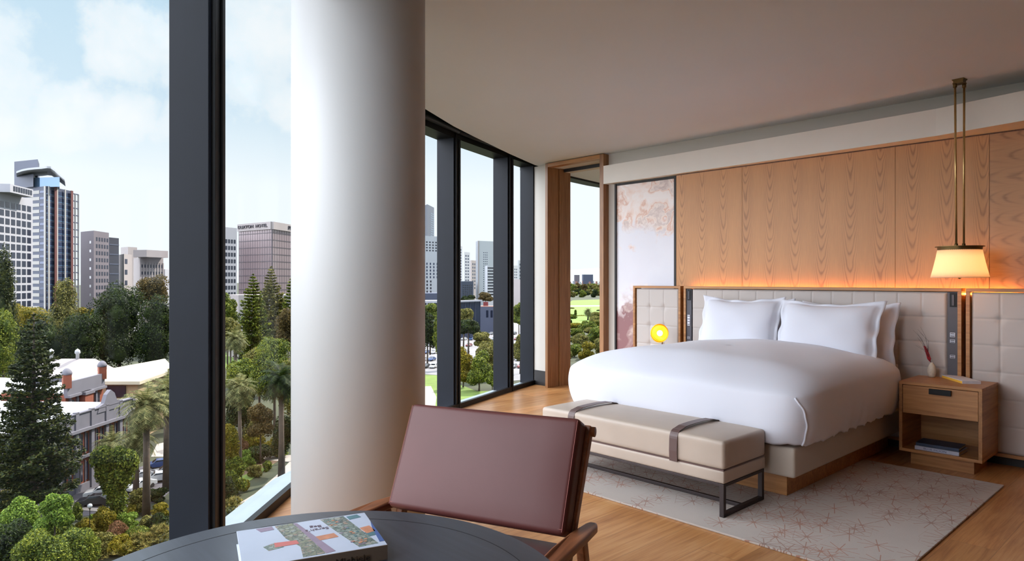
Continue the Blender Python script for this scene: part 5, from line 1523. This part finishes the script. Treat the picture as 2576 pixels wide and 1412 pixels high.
brick = plain('red brick', lin(160, 84, 58), 0.85, var=0.15, scale=3)
stone = plain('grey stone dressing', lin(128, 126, 138), 0.85, var=0.06, scale=1)
pinkg = plain('bronze pink curtain glass', lin(172, 152, 156), 0.25, 0.25, var=0.10, scale=0.05)
mull_ = plain('dark curtain wall bars', lin(92, 82, 92), 0.6)
letter = plain('dark roof lettering', lin(66, 60, 74), 0.6)
whitet = plain('white tower render', lin(222, 226, 236), 0.8)
terra = plain('terracotta roof', lin(196, 140, 124), 0.85, var=0.1, scale=0.5)

# 1 white gridded office block at the left edge
t, A, B, D, E_, zt = building('office_block', ((-150, 262), (-60, 232), (82.5, 268)), (zf(492, 255),), conc, 'white office block with a deep square window grid at the left edge')
zt = zf(492, 255)
d, n, L = facade_frame(B, D)
windows(t, B, D, 9, 16, 0.06, 0.975, zt - 52, zt - 2.5, 0.74, 0.72, wg)
ptop = MB(); q = [B + d * (L * 0.35), B + d * (L * 0.78)]
a = q[0] - Vector((t.location.x, t.location.y, 0)); b = q[1] - Vector((t.location.x, t.location.y, 0))
MB().bar((a.x, a.y, zt - G + 1.5) , (b.x, b.y, zt - G + 1.5), 8, 3.0).build('roof_screen', conc, t)
windows(t, B + n * 4.05, D + n * 4.05, 8, 1, 0.40, 0.76, zt + 0.6, zt + 2.6, 0.7, 0.9, wg, name='louvre')

# 2 glass tower with a curved roof
t, A, B, D, E_, zt = building('glass_tower', ((35, 330), (118, 320), (181, 338)), (zf(472, 325),), slate, 'tall blue glass tower with white swooping roof and red columns')
ox = Vector((t.location.x, t.location.y, 0))
rowsN = 20; z_lo = G + 12
bands(t, A, B, rowsN, z_lo, zt - 1, 0.52, cream, 'cream_band', 0.0, 0.78)
bands(t, A, B, rowsN, z_lo, zt - 1, 0.35, wn, 'window_band', 0.80, 1.0)
bands(t, B, D, rowsN, z_lo, zt - 1, 0.62, wn, 'window_band', 0.0, 1.0)
bands(t, B, D, rowsN, z_lo - 1.1, zt - 2.1, 0.14, wcyan, 'balcony_rail', 0.0, 1.0)
fins(t, B, D, 2, G, zt, 1.6, redc, 'red_column', 0.27, 0.93, 1.0)
fins(t, B, D, 3, G, zt, 0.8, cream, 'white_column', 0.02, 0.66, 0.9)
fins(t, A, B, 1, G, zt, 1.2, cream, 'white_column', 0.97, 0.97, 0.6)
# open balcony frame on the right side
d, n, L = facade_frame(B, D)
for sx in (1.0, 1.13, 1.27):
    p = B + d * (L * sx) - ox; m = MB(); m.bx(p.x - 0.35, p.x + 0.35, p.y - 0.35, p.y + 0.35, 0, zf(487, 338) - G); m.build('frame_post', cream, t)
for j in range(18):
    z = z_lo + (zf(487, 338) - z_lo) * j / 17 - G; p = B + d * L - ox; q = B + d * (L * 1.27) - ox
    MB().bar((p.x, p.y, z), (q.x, q.y, z), 0.5, 0.5).build('frame_slab', slate, t)
# dark lift core, plant level and swooping roof
def on_t(px, f, z): v = pf(px, f, z); return (v.x - t.location.x, v.y - t.location.y)
core = [on_t(36, 345, 0), on_t(95, 338, 0), on_t(99, 352, 0), on_t(40, 358, 0)]
MB().prism(core, zt - G, zf(407, 345) - G).build('lift_core', slate, t)
core = [on_t(36, 330, 0), on_t(84, 322, 0), on_t(90, 336, 0), on_t(40, 344, 0)]
MB().prism(core, zt - G, zf(444, 330) - G).build('plant_level', slate, t)
core = [on_t(86, 324, 0), on_t(150, 322, 0), on_t(150, 338, 0), on_t(90, 338, 0)]
MB().prism(core, zt - G, zf(448, 325) - G).build('penthouse', wcyan, t)
m = MB(); vs = []; fs = []
cur = [(41, 436), (55, 431), (70, 428), (88, 426), (104, 425), (118, 423), (128, 424)]
cur2 = [(118, 423), (128, 424), (138, 431), (148, 441), (163, 453)]
def roof_strip(cur, f0, f1):
    m = MB(); vs = []
    for (x, y) in cur:
        for f in (f0, f1):
            p = on_t(x + (2 if f == f1 else 0), f, 0); z = zf(y, f0) - G
            vs.append((p[0], p[1], z)); vs.append((p[0], p[1], z + 0.9))
    fs = []
    for k in range(len(cur) - 1):
        a = k * 4; b = a + 4; fs += [(a + 1, b + 1, b + 3, a + 3), (a, a + 2, b + 2, b), (a, b, b + 1, a + 1), (a + 2, a + 3, b + 3, b + 2)]
    fs += [(0, 1, 3, 2), (len(vs) - 4, len(vs) - 2, len(vs) - 1, len(vs) - 3)]
    m.add(vs, fs); return m
roof_strip(cur, 318, 340).build('curved_roof', white, t)
roof_strip(cur2, 318, 340).build('curved_roof', white, t)

# 3 brown grey building and dark annex
t, A, B, D, E_, zt = building('office_block', ((203, 300), (236, 292), (274, 306)), (zf(582, 296),), conc2, 'brown grey concrete office block right of the glass tower')
windows(t, B, D, 5, 13, 0.10, 0.98, G + 10, zt - 2, 0.55, 0.55, wg)
windows(t, A, B, 1, 10, 0.55, 0.95, G + 10, zt - 3, 0.3, 0.3, wg)
t, A, B, D, E_, zt = building('office_block', ((256, 330), (275, 318), (299, 325)), (zf(598, 320),), navyc, 'dark navy slab behind the brown grey block')
bands(t, B, D, 8, G + 12, zt - 1, 0.12, slate, 'cladding_joint')
# 4 pale balcony building
t, A, B, D, E_, zt = building('office_block', ((298, 345), (312, 330), (332, 340)), (zf(640, 335),), conc3, 'pale stepped office block with balconies, left wing')
windows(t, B, D, 1, 6, 0.05, 0.45, G + 10, zt - 1, 0.8, 0.45, wg)
t, A, B, D, E_, zt = building('office_block', ((336, 400), (352, 378), (411, 395)), (zf(648, 385),), conc3, 'pale stepped office block with balconies, right wing')
bands(t, B, D, 5, G + 20, zt - 3, 0.42, wg, 'window_band', 0.03, 0.98)
fins(t, B, D, 9, G + 8, zt - 3, 0.9, conc3, 'pier', 0.02, 0.98, 0.3)
q0, q1 = B.lerp(D, 0.0), B.lerp(D, 0.92)
MB().bar((q0.x - t.location.x, q0.y - t.location.y, zt - G + 2), (q1.x - t.location.x, q1.y - t.location.y, zt - G + 2), 9, 4).build('top_storey', conc3, t)
t, A, B, D, E_, zt = building('office_block', ((304, 440), (322, 432), (345, 440)), (zf(622, 436),), conc3, 'pale plant room tower between the stepped wings')
t, A, B, D, E_, zt = building('office_block', ((405, 420), (415, 415), (432, 430)), (zf(678, 420),), conc, 'sliver of white building against the mullion')

# right of the mullion: gridded tower and hotel
t, A, B, D, E_, zt = building('office_tower', ((500, 400), (520, 372), (596, 392)), (zf(572, 385),), conc, 'white gridded office tower left of the hotel tower')
windows(t, B, D, 10, 19, 0.02, 0.97, zt - 78, zt - 6, 0.66, 0.58, wg, limit=100)
t, A, B, D, E_, zt = building('hotel_tower', ((601, 300), (684.5, 285), (800, 330)), (zf(559, 286),), pinkg, 'bronze pink mirror glass hotel tower with lettering along its roof edge')
top = zt - G
for P, Q in ((A, B), (B, D)):
    d, n, L = facade_frame(P, Q)
    a = P + n * 0.3 - Vector((t.location.x, t.location.y, 0)); b = Q + n * 0.3 - Vector((t.location.x, t.location.y, 0))
    MB().bar((a.x, a.y, top - 1.5), (b.x, b.y, top - 1.5), 0.9, 3.2).build('sign_band', conc3, t)
    bands(t, P, Q, 15, G + 6, zt - 3.0, 0.09, mull_, 'floor_line')
fins(t, A, B, 15, G, zt - 3, 0.16, mull_, 'glazing_bar', 0.0, 1.0, 0.05)
fins(t, B, D, 22, G, zt - 3, 0.16, mull_, 'glazing_bar', 0.0, 1.0, 0.05)
for (P, Q, s, body) in ((A, B, 0.47, 'DUXTON  HOTEL'), (B, D, 0.50, 'DUXTON  HOTEL')):
    d, n, L = facade_frame(P, Q)
    if d.cross(Vector((0, 0, 1))).dot(n) < 0: pass
    c = P + d * (L * s) + n * 0.9 - Vector((t.location.x, t.location.y, 0)); c.z = top - 1.4
    X = d if Vector((0, 0, 1)).cross(n).dot(d) > 0 else -d
    R_ = Matrix((X, Vector((0, 0, 1)), n)).transposed().to_4x4()
    text_obj('lettering', body, 1.9, letter, Matrix.Translation(c) @ R_, t, depth=0.15, cx=1.45 if P is A else 1.3)

# low building behind the pines
t, A, B, D, E_, zt = building('low_building', ((575, 265), (600, 255), (760, 262)), (zf(742, 258),), conc3, 'long low pale building behind the norfolk pines')

# bedroom windows: towers
t, A, B, D, E_, zt = building('glass_tower', ((1068, 640), (1075, 630), (1092, 660)), (zf(517, 640),), wn, 'slim blue glass tower left of the second mullion')
bands(t, B, D, 14, zt - 36, zt - 6, 0.35, wcyan, 'window_band', 0.45, 1.0)
t, A, B, D, E_, zt = building('apartment_tower', ((1060, 560), (1062, 545), (1110, 560)), (zf(594, 550),), whitet, 'white apartment tower with rows of small windows below the blue glass tower')
windows(t, B, D, 5, 4, 0.0, 0.8, zf(634, 550), zf(606, 550), 0.5, 0.5, wg)
t, A, B, D, E_, zt = building('apartment_tower', ((1054, 500), (1058, 480), (1112, 495)), (zf(650, 490),), whitet, 'lower white apartment block in front with a blue tinted facade')
windows(t, B, D, 5, 5, 0.05, 0.85, zf(702, 490), zf(660, 490), 0.35, 0.6, wn)
windows(t, B, D, 3, 4, 0.05, 0.55, zf(738, 490), zf(704, 490), 0.4, 0.6, wg)
t, A, B, D, E_, zt = building('low_building', ((1040, 420), (1050, 400), (1150, 405)), (zf(738, 405),), slate, 'low blue grey building behind the second mullion')
t, A, B, D, E_, zt = building('low_building', ((1040, 330), (1050, 318), (1130, 322)), (zf(757, 320),), conc, 'low flat roofed building with a white fascia behind the second mullion')
windows(t, B, D, 4, 1, 0.1, 0.9, zf(768, 320), zf(762, 320), 0.85, 0.9, wg)
for i, (x0, x1, x2, f, y, mt, lab, nc, nr) in enumerate((
    (1140, 1150, 1163, 820, 618, whitet, 'far white and blue tower right beside the second mullion', 2, 16),
    (1160, 1168, 1182, 900, 634, whitet, 'far stepped tower, second from the second mullion', 2, 12),
    (1180, 1186, 1198, 1000, 655, conc3, 'faint far tower between the stepped tower and the tall white one', 2, 8),
    (1150, 1160, 1191, 620, 708, slate, 'low dark blue office building below the far towers', 5, 6),
    (1197, 1202, 1250, 640, 606, whitet, 'tall white tower with three columns of tiny windows', 0, 0),
    (1290, 1292, 1303, 800, 668, whitet, 'pale tower in the narrow pane, left one', 2, 9),
    (1300, 1304, 1322, 840, 655, whitet, 'pale tower in the narrow pane, right one', 2, 8))):
    t, A, B, D, E_, zt = building('tower' if i != 3 else 'office_block', ((x0, f * 1.02), (x1, f), (x2, f * 1.02)), (zf(y, f),), mt, lab)
    if nc: windows(t, B, D, nc, nr, 0.1, 0.9, G + 15, zt - 3, 0.6, 0.5, wn if i != 3 else wg)
    else:
        windows(t, B, D, 3, 22, 0.26, 0.52, G + 10, zt - 10, 0.45, 0.35, wn)
        d, n, L = facade_frame(B, D)
        fins(t, B, D, 1, G, zt, 1.2, conc3, 'rib', 0.03, 0.03, 0.4)
t, A, B, D, E_, zt = building('apartment_block', ((1220, 560), (1226, 545), (1262, 555)), (zf(669, 550),), whitet, 'white apartment block with dark balcony bands beside the third mullion')
bands(t, B, D, 10, zf(745, 550), zf(671, 550), 0.45, wg, 'balcony_band', 0.02, 0.45)
bands(t, B, D, 10, zf(745, 550), zf(671, 550), 0.40, wg, 'balcony_band', 0.52, 1.0)
t, A, B, D, E_, zt = building('apartment_block', ((1290, 500), (1311, 480), (1330, 490)), (zf(703, 485),), conc3, 'apartment block with dark windows in the narrow pane')
windows(t, B, D, 2, 6, 0.1, 0.9, zf(745, 485), zf(706, 485), 0.6, 0.6, wg)
t, A, B, D, E_, zt = building('glass_fronted_building', ((1148, 345), (1150, 338), (1208, 352)), (zf(759, 345),), wn, 'low glass fronted building above the car park')
q0, q1 = B, D
MB().bar((q0.x - t.location.x, q0.y - t.location.y, zt - G + 0.3), (q1.x - t.location.x, q1.y - t.location.y, zt - G + 0.3), 3, 0.8).build('roof_edge', conc, t)
fins(t, B, D, 5, G, zt, 0.3, slate, 'glazing_bar', 0.1, 1.0, 0.2)
t, A, B, D, E_, zt = building('low_building', ((1206, 390), (1208, 382), (1290, 380)), (zf(772, 382),), slate, 'low building with terracotta roof behind the red sign', roof=terra)
windows(t, B, D, 6, 1, 0.15, 0.95, zf(800, 382), zf(780, 382), 0.5, 0.9, wg)
rp = pf(1222, 386, 0)
GS = zf(773, 382) + 0.0
sg = tag(empty('billboard', (rp.x, rp.y, GS)), 'plain dark red rooftop sign above the terracotta roof', 'sign')
dd, nn_, L_2 = facade_frame(pf(1216, 386), pf(1228, 386))
a = dd * -1.4; zz = zf(765, 386) - GS
m = MB(); m.bar((a.x * 1, a.y * 1, zz), (-a.x, -a.y, zz), 0.4, 2.4); m.build('board', plain('dark red sign', lin(132, 40, 46), 0.6), sg)
MB().bx(-0.2, 0.2, -0.2, 0.2, 0, zz - 1.0).build('post', M['black'], sg)

# through the portal: hospital like block, plain town, hills
t, A, B, D, E_, zt = building('office_block', ((1464, 2520), (1467, 2500), (1492, 2510)), (zf(691, 2500),), slate, 'blue grey block on the plain below the hills')
t, A, B, D, E_, zt = building('office_block', ((1444, 2620), (1446, 2600), (1458, 2610)), (zf(692, 2600),), conc2, 'pale grey block left of the blue grey one on the plain')
for i in range(14):
    x = 1415 + i * 8.3; f = 2420 + (i * 37 % 5) * 40
    t, A, B, D, E_, zt = building('house', ((x, f + 10), (x + 1, f), (x + 5, f + 8)), (zf(707 + i % 3, f),), whitet if i % 2 else terra, 'small house on the plain below the hills')
    t['group'] = 'houses on the plain'
hill = MB(); vs = []; fs = []; hn = 90
for i in range(hn + 1):
    r = -4200 + 8400 * i / hn
    zt_ = 88 + 16 * math.sin(i * 0.23 + 1) + 7 * math.sin(i * 0.71)
    for (dr, z) in ((0, G), (500, zt_ * 0.75), (1100, zt_ + 20), (2600, G)):
        p = c2w(r, 6200 + dr); vs.append((p.x, p.y, z))
for i in range(hn):
    for k in range(3): a = i * 4 + k; fs.append((a, a + 4, a + 5, a + 1))
hill.add(vs, fs)
hl_ = hill.build('hills', plain('haze tinted escarpment', lin(150, 160, 160), 0.95, var=0.06, scale=0.003), smooth=True)  # pale grey puts distance haze into the colour of the wooded hills
tag(hl_, kind='structure')

# pavilion cars and people on the field stay too small to model; white pavilion
t, A, B, D, E_, zt = building('pavilion', ((1421, 700), (1423, 690), (1435, 696)), (zf(777, 695),), conc, 'small white pavilion at the edge of the sports field', roof=slate)

# ---------------------------------------------------------------- heritage building
f0, f1 = 78.0, 108.0
def RF(r, f, z=0.0): return c2w(r, f, z)
hb_t = tag(empty('heritage_building', (RF(-62, 93).x, RF(-62, 93).y, G)), 'two storey red brick heritage building with grey stone parapet and white roof', 'building')
ho = Vector((hb_t.location.x, hb_t.location.y, 0))
def hpr(name, rf, z0, z1, mat):
    m = MB().prism([((RF(*q) - ho).x, (RF(*q) - ho).y) for q in rf], z0, z1); return m.build(name, mat, hb_t)
hh = 10.2
hpr('wall', [(-62, f0), (-60.6, f1), (-84, f1 + 1.5), (-86, f0)], 0, hh, brick)
hpr('roof', [(-62.6, f0 + .6), (-61.4, f1 - .6), (-83.5, f1 + 0.7), (-85.5, f0 + .6)], hh, hh + 0.3, white)
P = RF(-62, f0); Q = RF(-60.6, f1)
d, n, L = facade_frame(P, Q)
def zone(name, s0, s1, z0, z1, out, mat, th=0.3):
    a = P + d * (L * s0) + n * (out - th); b = P + d * (L * s1) + n * (out - th); c = b + n * th; e = a + n * th
    return MB().prism([((v - ho).x, (v - ho).y) for v in (a, b, c, e)], z0, z1).build(name, mat, hb_t)
zone('parapet', 0, 1, hh - 1.3, hh + 0.9, 0.25, stone, 0.5)
zone('cornice', 0, 1, hh - 1.7, hh - 1.3, 0.7, stone, 0.9)
zone('parapet_cap', 0, 1, hh + 0.9, hh + 1.05, 0.40, stone, 0.75)
zone('string_course', 0, 1, 4.6, 5.0, 0.35, stone, 0.5)
zone('plinth_course', 0, 1, 0.0, 1.0, 0.25, stone, 0.4)
nb_ = 9
for i in range(nb_ + 1): zone('pilaster', i / nb_ * 0.98 , i / nb_ * 0.98 + 0.022, 0, hh + 1.2, 0.40, stone, 0.5)
for i in range(nb_):
    for lv, (z0, z1) in enumerate(((5.4, 8.0), (1.3, 3.9))):
        for k in (0.30, 0.62): 
            zone('window', (i + k) / nb_, (i + k + 0.17) / nb_, z0, z1, 0.06, wg, 0.2)
            zone('window_surround', (i + k - 0.03) / nb_, (i + k) / nb_, z0 - 0.2, z1 + 0.3, 0.16, stone, 0.25)
# curved gable on the parapet
gp = MB(); s_ = 0.80; pr = [(-3.0, 0), (-2.6, 0.9), (-1.5, 1.2), (-0.9, 2.4), (0, 3.0), (0.9, 2.4), (1.5, 1.2), (2.6, 0.9), (3.0, 0)]
vs = []; cp = P + d * (L * s_)
for o_ in (0.35, -0.25):
    for (u_, z_) in pr: v = cp + d * u_ + n * o_ - ho; vs.append((v.x, v.y, hh + 0.2 + z_))
k_ = len(pr); gp.add(vs, [tuple(range(k_)), tuple(range(k_, 2 * k_))[::-1]] + [(i, i + k_, (i + 1) % k_ + k_, (i + 1) % k_) for i in range(k_)])
gp.build('curved_gable', stone, hb_t)
# upper block behind
ub = tag(empty('heritage_wing', (RF(-70, 118).x, RF(-70, 118).y, G)), 'taller brick wing with grey parapet and domed chimneys behind the lower roof', 'building')
uo = Vector((ub.location.x, ub.location.y, 0))
def upr(name, rf, z0, z1, mat): return MB().prism([((RF(*q) - uo).x, (RF(*q) - uo).y) for q in rf], z0, z1).build(name, mat, ub)
ua, uc = (-73.0, 110.5), (-73.5, 121.5)
uh = 13.2
upr('wall', [ua, uc, (-84, 122.5), (-84, 111)], 0, uh - 2, brick)
upr('roof', [(-73.6, 111), (-74, 121), (-83.5, 122), (-83.5, 111.5)], uh - 2, uh - 1.7, white)
P2, Q2 = RF(*ua), RF(*uc); d2, n2, L2 = facade_frame(P2, Q2)
def zone2(name, s0, s1, z0, z1, out, mat, th=0.3, dd=None):
    a = P2 + d2 * (L2 * s0) + n2 * (out - th); b = P2 + d2 * (L2 * s1) + n2 * (out - th); c = b + n2 * th; e = a + n2 * th
    return MB().prism([((v - uo).x, (v - uo).y) for v in (a, b, c, e)], z0, z1).build(name, mat, ub)
zone2('parapet', 0, 1, uh - 2.2, uh, 0.3, stone, 0.6); zone2('cornice', 0, 1, uh - 2.6, uh - 2.2, 0.7, stone, 0.9)
for k in (0.12, 0.30, 0.62, 0.80): zone2('window', k, k + 0.09, uh - 5.6, uh - 3.2, 0.08, wg, 0.2); zone2('pilaster', k - 0.05, k - 0.01, uh - 6, uh - 2.6, 0.3, stone, 0.4)
zone2('chimney_breast', 0.34, 0.56, 0, uh - 2.7, 1.0, brick, 1.0); zone2('chimney_cap', 0.32, 0.58, uh - 2.7, uh - 2.2, 1.2, stone, 1.3)
for s in (0.03, 0.97):
    c = P2 + d2 * (L2 * s) - uo
    MB().bx(c.x - 0.6, c.x + 0.6, c.y - 0.6, c.y + 0.6, uh - 1, uh + 1.2).build('chimney', brick, ub)
    MB().lathe([(0.75, 0), (0.8, 0.3), (0.6, 0.7), (0.3, 1.0), (0.0, 1.1)], 12, (c.x, c.y, uh + 1.2)).build('chimney_dome', stone, ub, smooth=True)
# vaulted white roof building at the left
vb = tag(empty('vaulted_hall', (RF(-95, 118).x, RF(-95, 118).y, G)), 'white hall with a barrel vaulted roof behind the norfolk pine', 'building')
vo = Vector((vb.location.x, vb.location.y, 0)); vs = []; nn = 14
for f in (104.0, 126.0):
    for i in range(nn + 1):
        a = math.pi * i / nn; v = RF(-86.5 - 10 * (1 - math.cos(a)), f) - vo; vs.append((v.x, v.y, 8.4 + 3.4 * math.sin(a)))
m = MB(); m.add(vs, [(i, i + 1, nn + 2 + i, nn + 1 + i) for i in range(nn)] + [tuple(range(nn + 1))[::-1], tuple(range(nn + 1, 2 * nn + 2))]); m.build('vault', white, vb, smooth=True)
m = MB().prism([((RF(*q) - vo).x, (RF(*q) - vo).y) for q in ((-86.5, 104), (-86.5, 126), (-106.5, 126), (-106.5, 104))], 0, 8.4); m.build('wall', conc, vb)
# houses with finials behind
gb = tag(empty('gabled_house', (RF(-101, 154).x, RF(-101, 154).y, G)), 'pale gabled roof with two round finials behind the heritage wing', 'building')
go_ = Vector((gb.location.x, gb.location.y, 0))
def q_(r, f, z): v = RF(r, f) - go_; return (v.x, v.y, z)
m = MB(); m.add([q_(-109, 148, 8.5), q_(-93, 148, 8.5), q_(-93, 160, 8.5), q_(-109, 160, 8.5), q_(-107, 154, 12), q_(-95, 154, 12)], [(0, 1, 5, 4), (1, 2, 5), (2, 3, 4, 5), (3, 0, 4), (0, 3, 2, 1)]); m.build('roof', conc3, gb)
m = MB().prism([q_(-109, 148, 0)[:2], q_(-93, 148, 0)[:2], q_(-93, 160, 0)[:2], q_(-109, 160, 0)[:2]], 0, 8.5); m.build('wall', stone, gb)
for r in (-105, -99): 
    v = q_(r, 154, 0); MB().lathe([(0.35, 11), (0.35, 13), (0.6, 13.3), (0.5, 13.9), (0, 14.3)], 12, (v[0], v[1], 0)).build('finial', white, gb, smooth=True)
# tan building
tbd = tag(empty('tan_building', (RF(-75, 140).x, RF(-75, 140).y, G)), 'large tan flat roofed building behind the palms', 'building')
to = Vector((tbd.location.x, tbd.location.y, 0))
def tpr(name, rf, z0, z1, mat): return MB().prism([((RF(*q) - to).x, (RF(*q) - to).y) for q in rf], z0, z1).build(name, mat, tbd)
tf0 = 125.0; zr = H0 - 256 * tf0 / FPX - G
rr_ = lambda px, f: (px - 1288) / FPX * f
ra = (rr_(351.6, tf0), tf0); rb = (rr_(440, 142), 142.0); rc = (rr_(415, 161), 161.0); rd = (rr_(176, 132), 132.0); re_ = (rr_(200, tf0), tf0)
tpr('roof', [ra, rb, rc, rd, re_], zr - 0.6, zr, tanroof)
tpr('wall', [(ra[0] - 0.8, ra[1] + 0.8), (rb[0] - 0.8, rb[1] + 0.3), (rc[0], rc[1] - 1), (rd[0] + 1, rd[1] - 0.5), (re_[0] + 1, re_[1] + 0.8)], 0, zr - 0.6, tan)
wa = (rr_(262, tf0), tf0 + 0.6); wb2 = (rr_(311, tf0), tf0 + 0.6)
tpr('window', [wa, wb2, (wb2[0], wb2[1] + 0.4), (wa[0], wa[1] + 0.4)], zr - 3.0, zr - 0.9, wg)
tpr('ledge', [(rr_(240, tf0), tf0 - 0.6), (rr_(352, tf0) + 0.6, tf0 - 0.6), (rr_(440, 139), 139), (rr_(352, tf0), tf0 + 1)], zr - 3.7, zr - 3.2, tanroof)
tpr('lower_band', [(rr_(240, tf0), tf0 - 0.2), (rr_(352, tf0), tf0 - 0.2), (rr_(442, 139.5), 139.5), (rr_(352, tf0), tf0 + 1)], 2.5, 4.0, tan)
d3, n3, L3 = facade_frame(RF(*ra), RF(*rb))
for k in (0.2, 0.55, 0.85):
    v = RF(*ra) + d3 * (L3 * k) - n3 * 0.9 - to; w_ = d3 * 1.0; u_ = n3 * 0.35
    MB().prism([((v - w_ - u_).x, (v - w_ - u_).y), ((v + w_ - u_).x, (v + w_ - u_).y), ((v + w_ + u_).x, (v + w_ + u_).y), ((v - w_ + u_).x, (v - w_ + u_).y)], 4.6, 6.8).build('window', wg, tbd)

# ---------------------------------------------------------------- street lamp
lpx = pf(226, 76, G)
sl = tag(empty('street_lamp', lpx), 'black street lamp with a round globe beside the yellow bush', 'street lamp')
zg = zf(1273, 76) - G
MB().lathe([(0.12, 0), (0.08, 0.4), (0.045, 0.6), (0.035, zg - 0.45), (0.09, zg - 0.35), (0.12, zg - 0.3)], 12).build('pole', M['black'], sl, smooth=True)
MB().lathe([(0.10, -0.28), (0.22, -0.16), (0.27, 0.0), (0.2, 0.18), (0.0, 0.26)], 20, (0, 0, zg)).build('globe', plain('milky lamp globe', lin(210, 214, 220), 0.3), sl, smooth=True)

# ---------------------------------------------------------------- cars
tyre = plain('tyre rubber', lin(24, 24, 26), 0.8); cg = plain('car glass', lin(30, 36, 46), 0.1, spec=0.9); cl_ = plain('car lamp', lin(200, 60, 50), 0.3)
paints = {}
def paint(n, c): 
    paints[n] = plain('%s car paint' % n, lin(*c), 0.3, 0.1, coat=0.6); return paints[n]
paint('black', (28, 30, 38)); paint('white', (224, 226, 230)); paint('blue', (40, 84, 150)); paint('red', (150, 44, 44)); paint('silver', (150, 154, 160))
car_proto = {}
def make_car(color):
    t = empty('car', (0, 0, G)); L, W = 4.4, 1.78
    side = [(-2.2, 0.35), (-2.2, 0.75), (-1.95, 0.92), (-1.05, 1.0), (-0.45, 1.42), (0.75, 1.45), (1.55, 1.02), (2.12, 0.95), (2.2, 0.7), (2.2, 0.35)]
    vs = []; n = len(side)
    for s in (-1, 1):
        for (x, z) in side:
            w = W / 2 * (1.0 if z < 1.03 else 0.80); vs.append((x, s * w, z))
    fs = [tuple(range(n)), tuple(range(n, 2 * n))[::-1]] + [(i, i + n, (i + 1) % n + n, (i + 1) % n) for i in range(n)]
    m = MB(); m.add(vs, fs); m.build('body', paints[color], t, bevel=0.05)
    gl = MB(); 
    gl.add([(-1.02, -0.72, 1.03), (-1.02, 0.72, 1.03), (-0.50, 0.66, 1.40), (-0.50, -0.66, 1.40)], [(0, 3, 2, 1)])
    gl.build('windscreen', cg, t, M=Matrix.Translation((-0.02, 0, 0.02)))
    gl = MB(); gl.add([(1.50, -0.72, 1.06), (1.50, 0.72, 1.06), (0.80, 0.66, 1.43), (0.80, -0.66, 1.43)], [(0, 1, 2, 3)]); gl.build('rear_window', cg, t, M=Matrix.Translation((0.02, 0, 0.02)))
    for s in (-1, 1):
        gl = MB(); gl.add([(-0.85, s * 0.84, 1.06), (1.25, s * 0.84, 1.06), (0.70, s * 0.735, 1.38), (-0.42, s * 0.735, 1.38)], [(0, 1, 2, 3) if s < 0 else (3, 2, 1, 0)]); gl.build('side_window', cg, t, M=Matrix.Translation((0, s * 0.02, 0)))
    for x in (-1.35, 1.35):
        for s in (-1, 1):
            m = MB(); m.lathe([(0.0, -0.1), (0.32, -0.1), (0.32, 0.1), (0, 0.1)], 16, M=Matrix.Translation((x, s * 0.80, 0.32)) @ Matrix.Rotation(math.pi / 2, 4, 'X')); m.build('wheel', tyre, t)
    return t
used_c = set()
def car(color, p, rz, label, group=None):
    if color not in car_proto: car_proto[color] = make_car(color)
    o = car_proto[color] if color not in used_c else copy_tree(car_proto[color]); used_c.add(color)
    o.location = (p.x, p.y, G + 0.03); o.rotation_euler = (0, 0, rz); tag(o, label, 'car', group)
    return o
def wdir(r, f): v = c2w(r, f); return math.atan2(v.y, v.x)
car('black', gpt(240, 1272), wdir(1, 0.25), 'black car parked behind the street lamp')
car('white', gpt(258, 1250), wdir(1, 0.35), 'white car parked behind the black one')
car('white', gpt(352, 1232), wdir(0.4, 1), 'white car behind the palm trunks, nearest of the row')
car('white', gpt(362, 1208), wdir(1, 0.6), 'white car between the two palm trunks')
car('white', gpt(400, 1212), wdir(1, 0.5), 'white car right of the tallest palm trunk')
car('silver', gpt(420, 1196), wdir(1, 0.5), 'silver car behind the white ones beside the mullion')
car('blue', gpt(402, 1178), wdir(1, 0.5), 'blue car at the back of the parked row beside the mullion')
rs = rngs(77)
lotl = 'parked car on the car park seen between the bedroom mullions'
cols = ['white', 'silver', 'white', 'black', 'silver', 'blue', 'red', 'white']
k = 0
for row, y in enumerate((842, 856, 872, 890, 908, 926)):
    for i in range(14):
        x = 1066 + i * (20 if row > 2 else 19) + (row % 2) * 6
        if 1100 < x < 1150 or x > 1330 or rs.rand() < 0.15: continue
        f = 30 * FPX / (y - 704.0); p = pf(x, f)
        cn = cols[(k * 5 + row) % 8]; car(cn, p, wdir(0.3, 1), '%s %s' % (cn, lotl), '%s cars on the car park' % cn); k += 1
car('red', gpt(1163, 847), wdir(1, 0.1), 'dark red car at the left end of the car park, beside the second mullion')
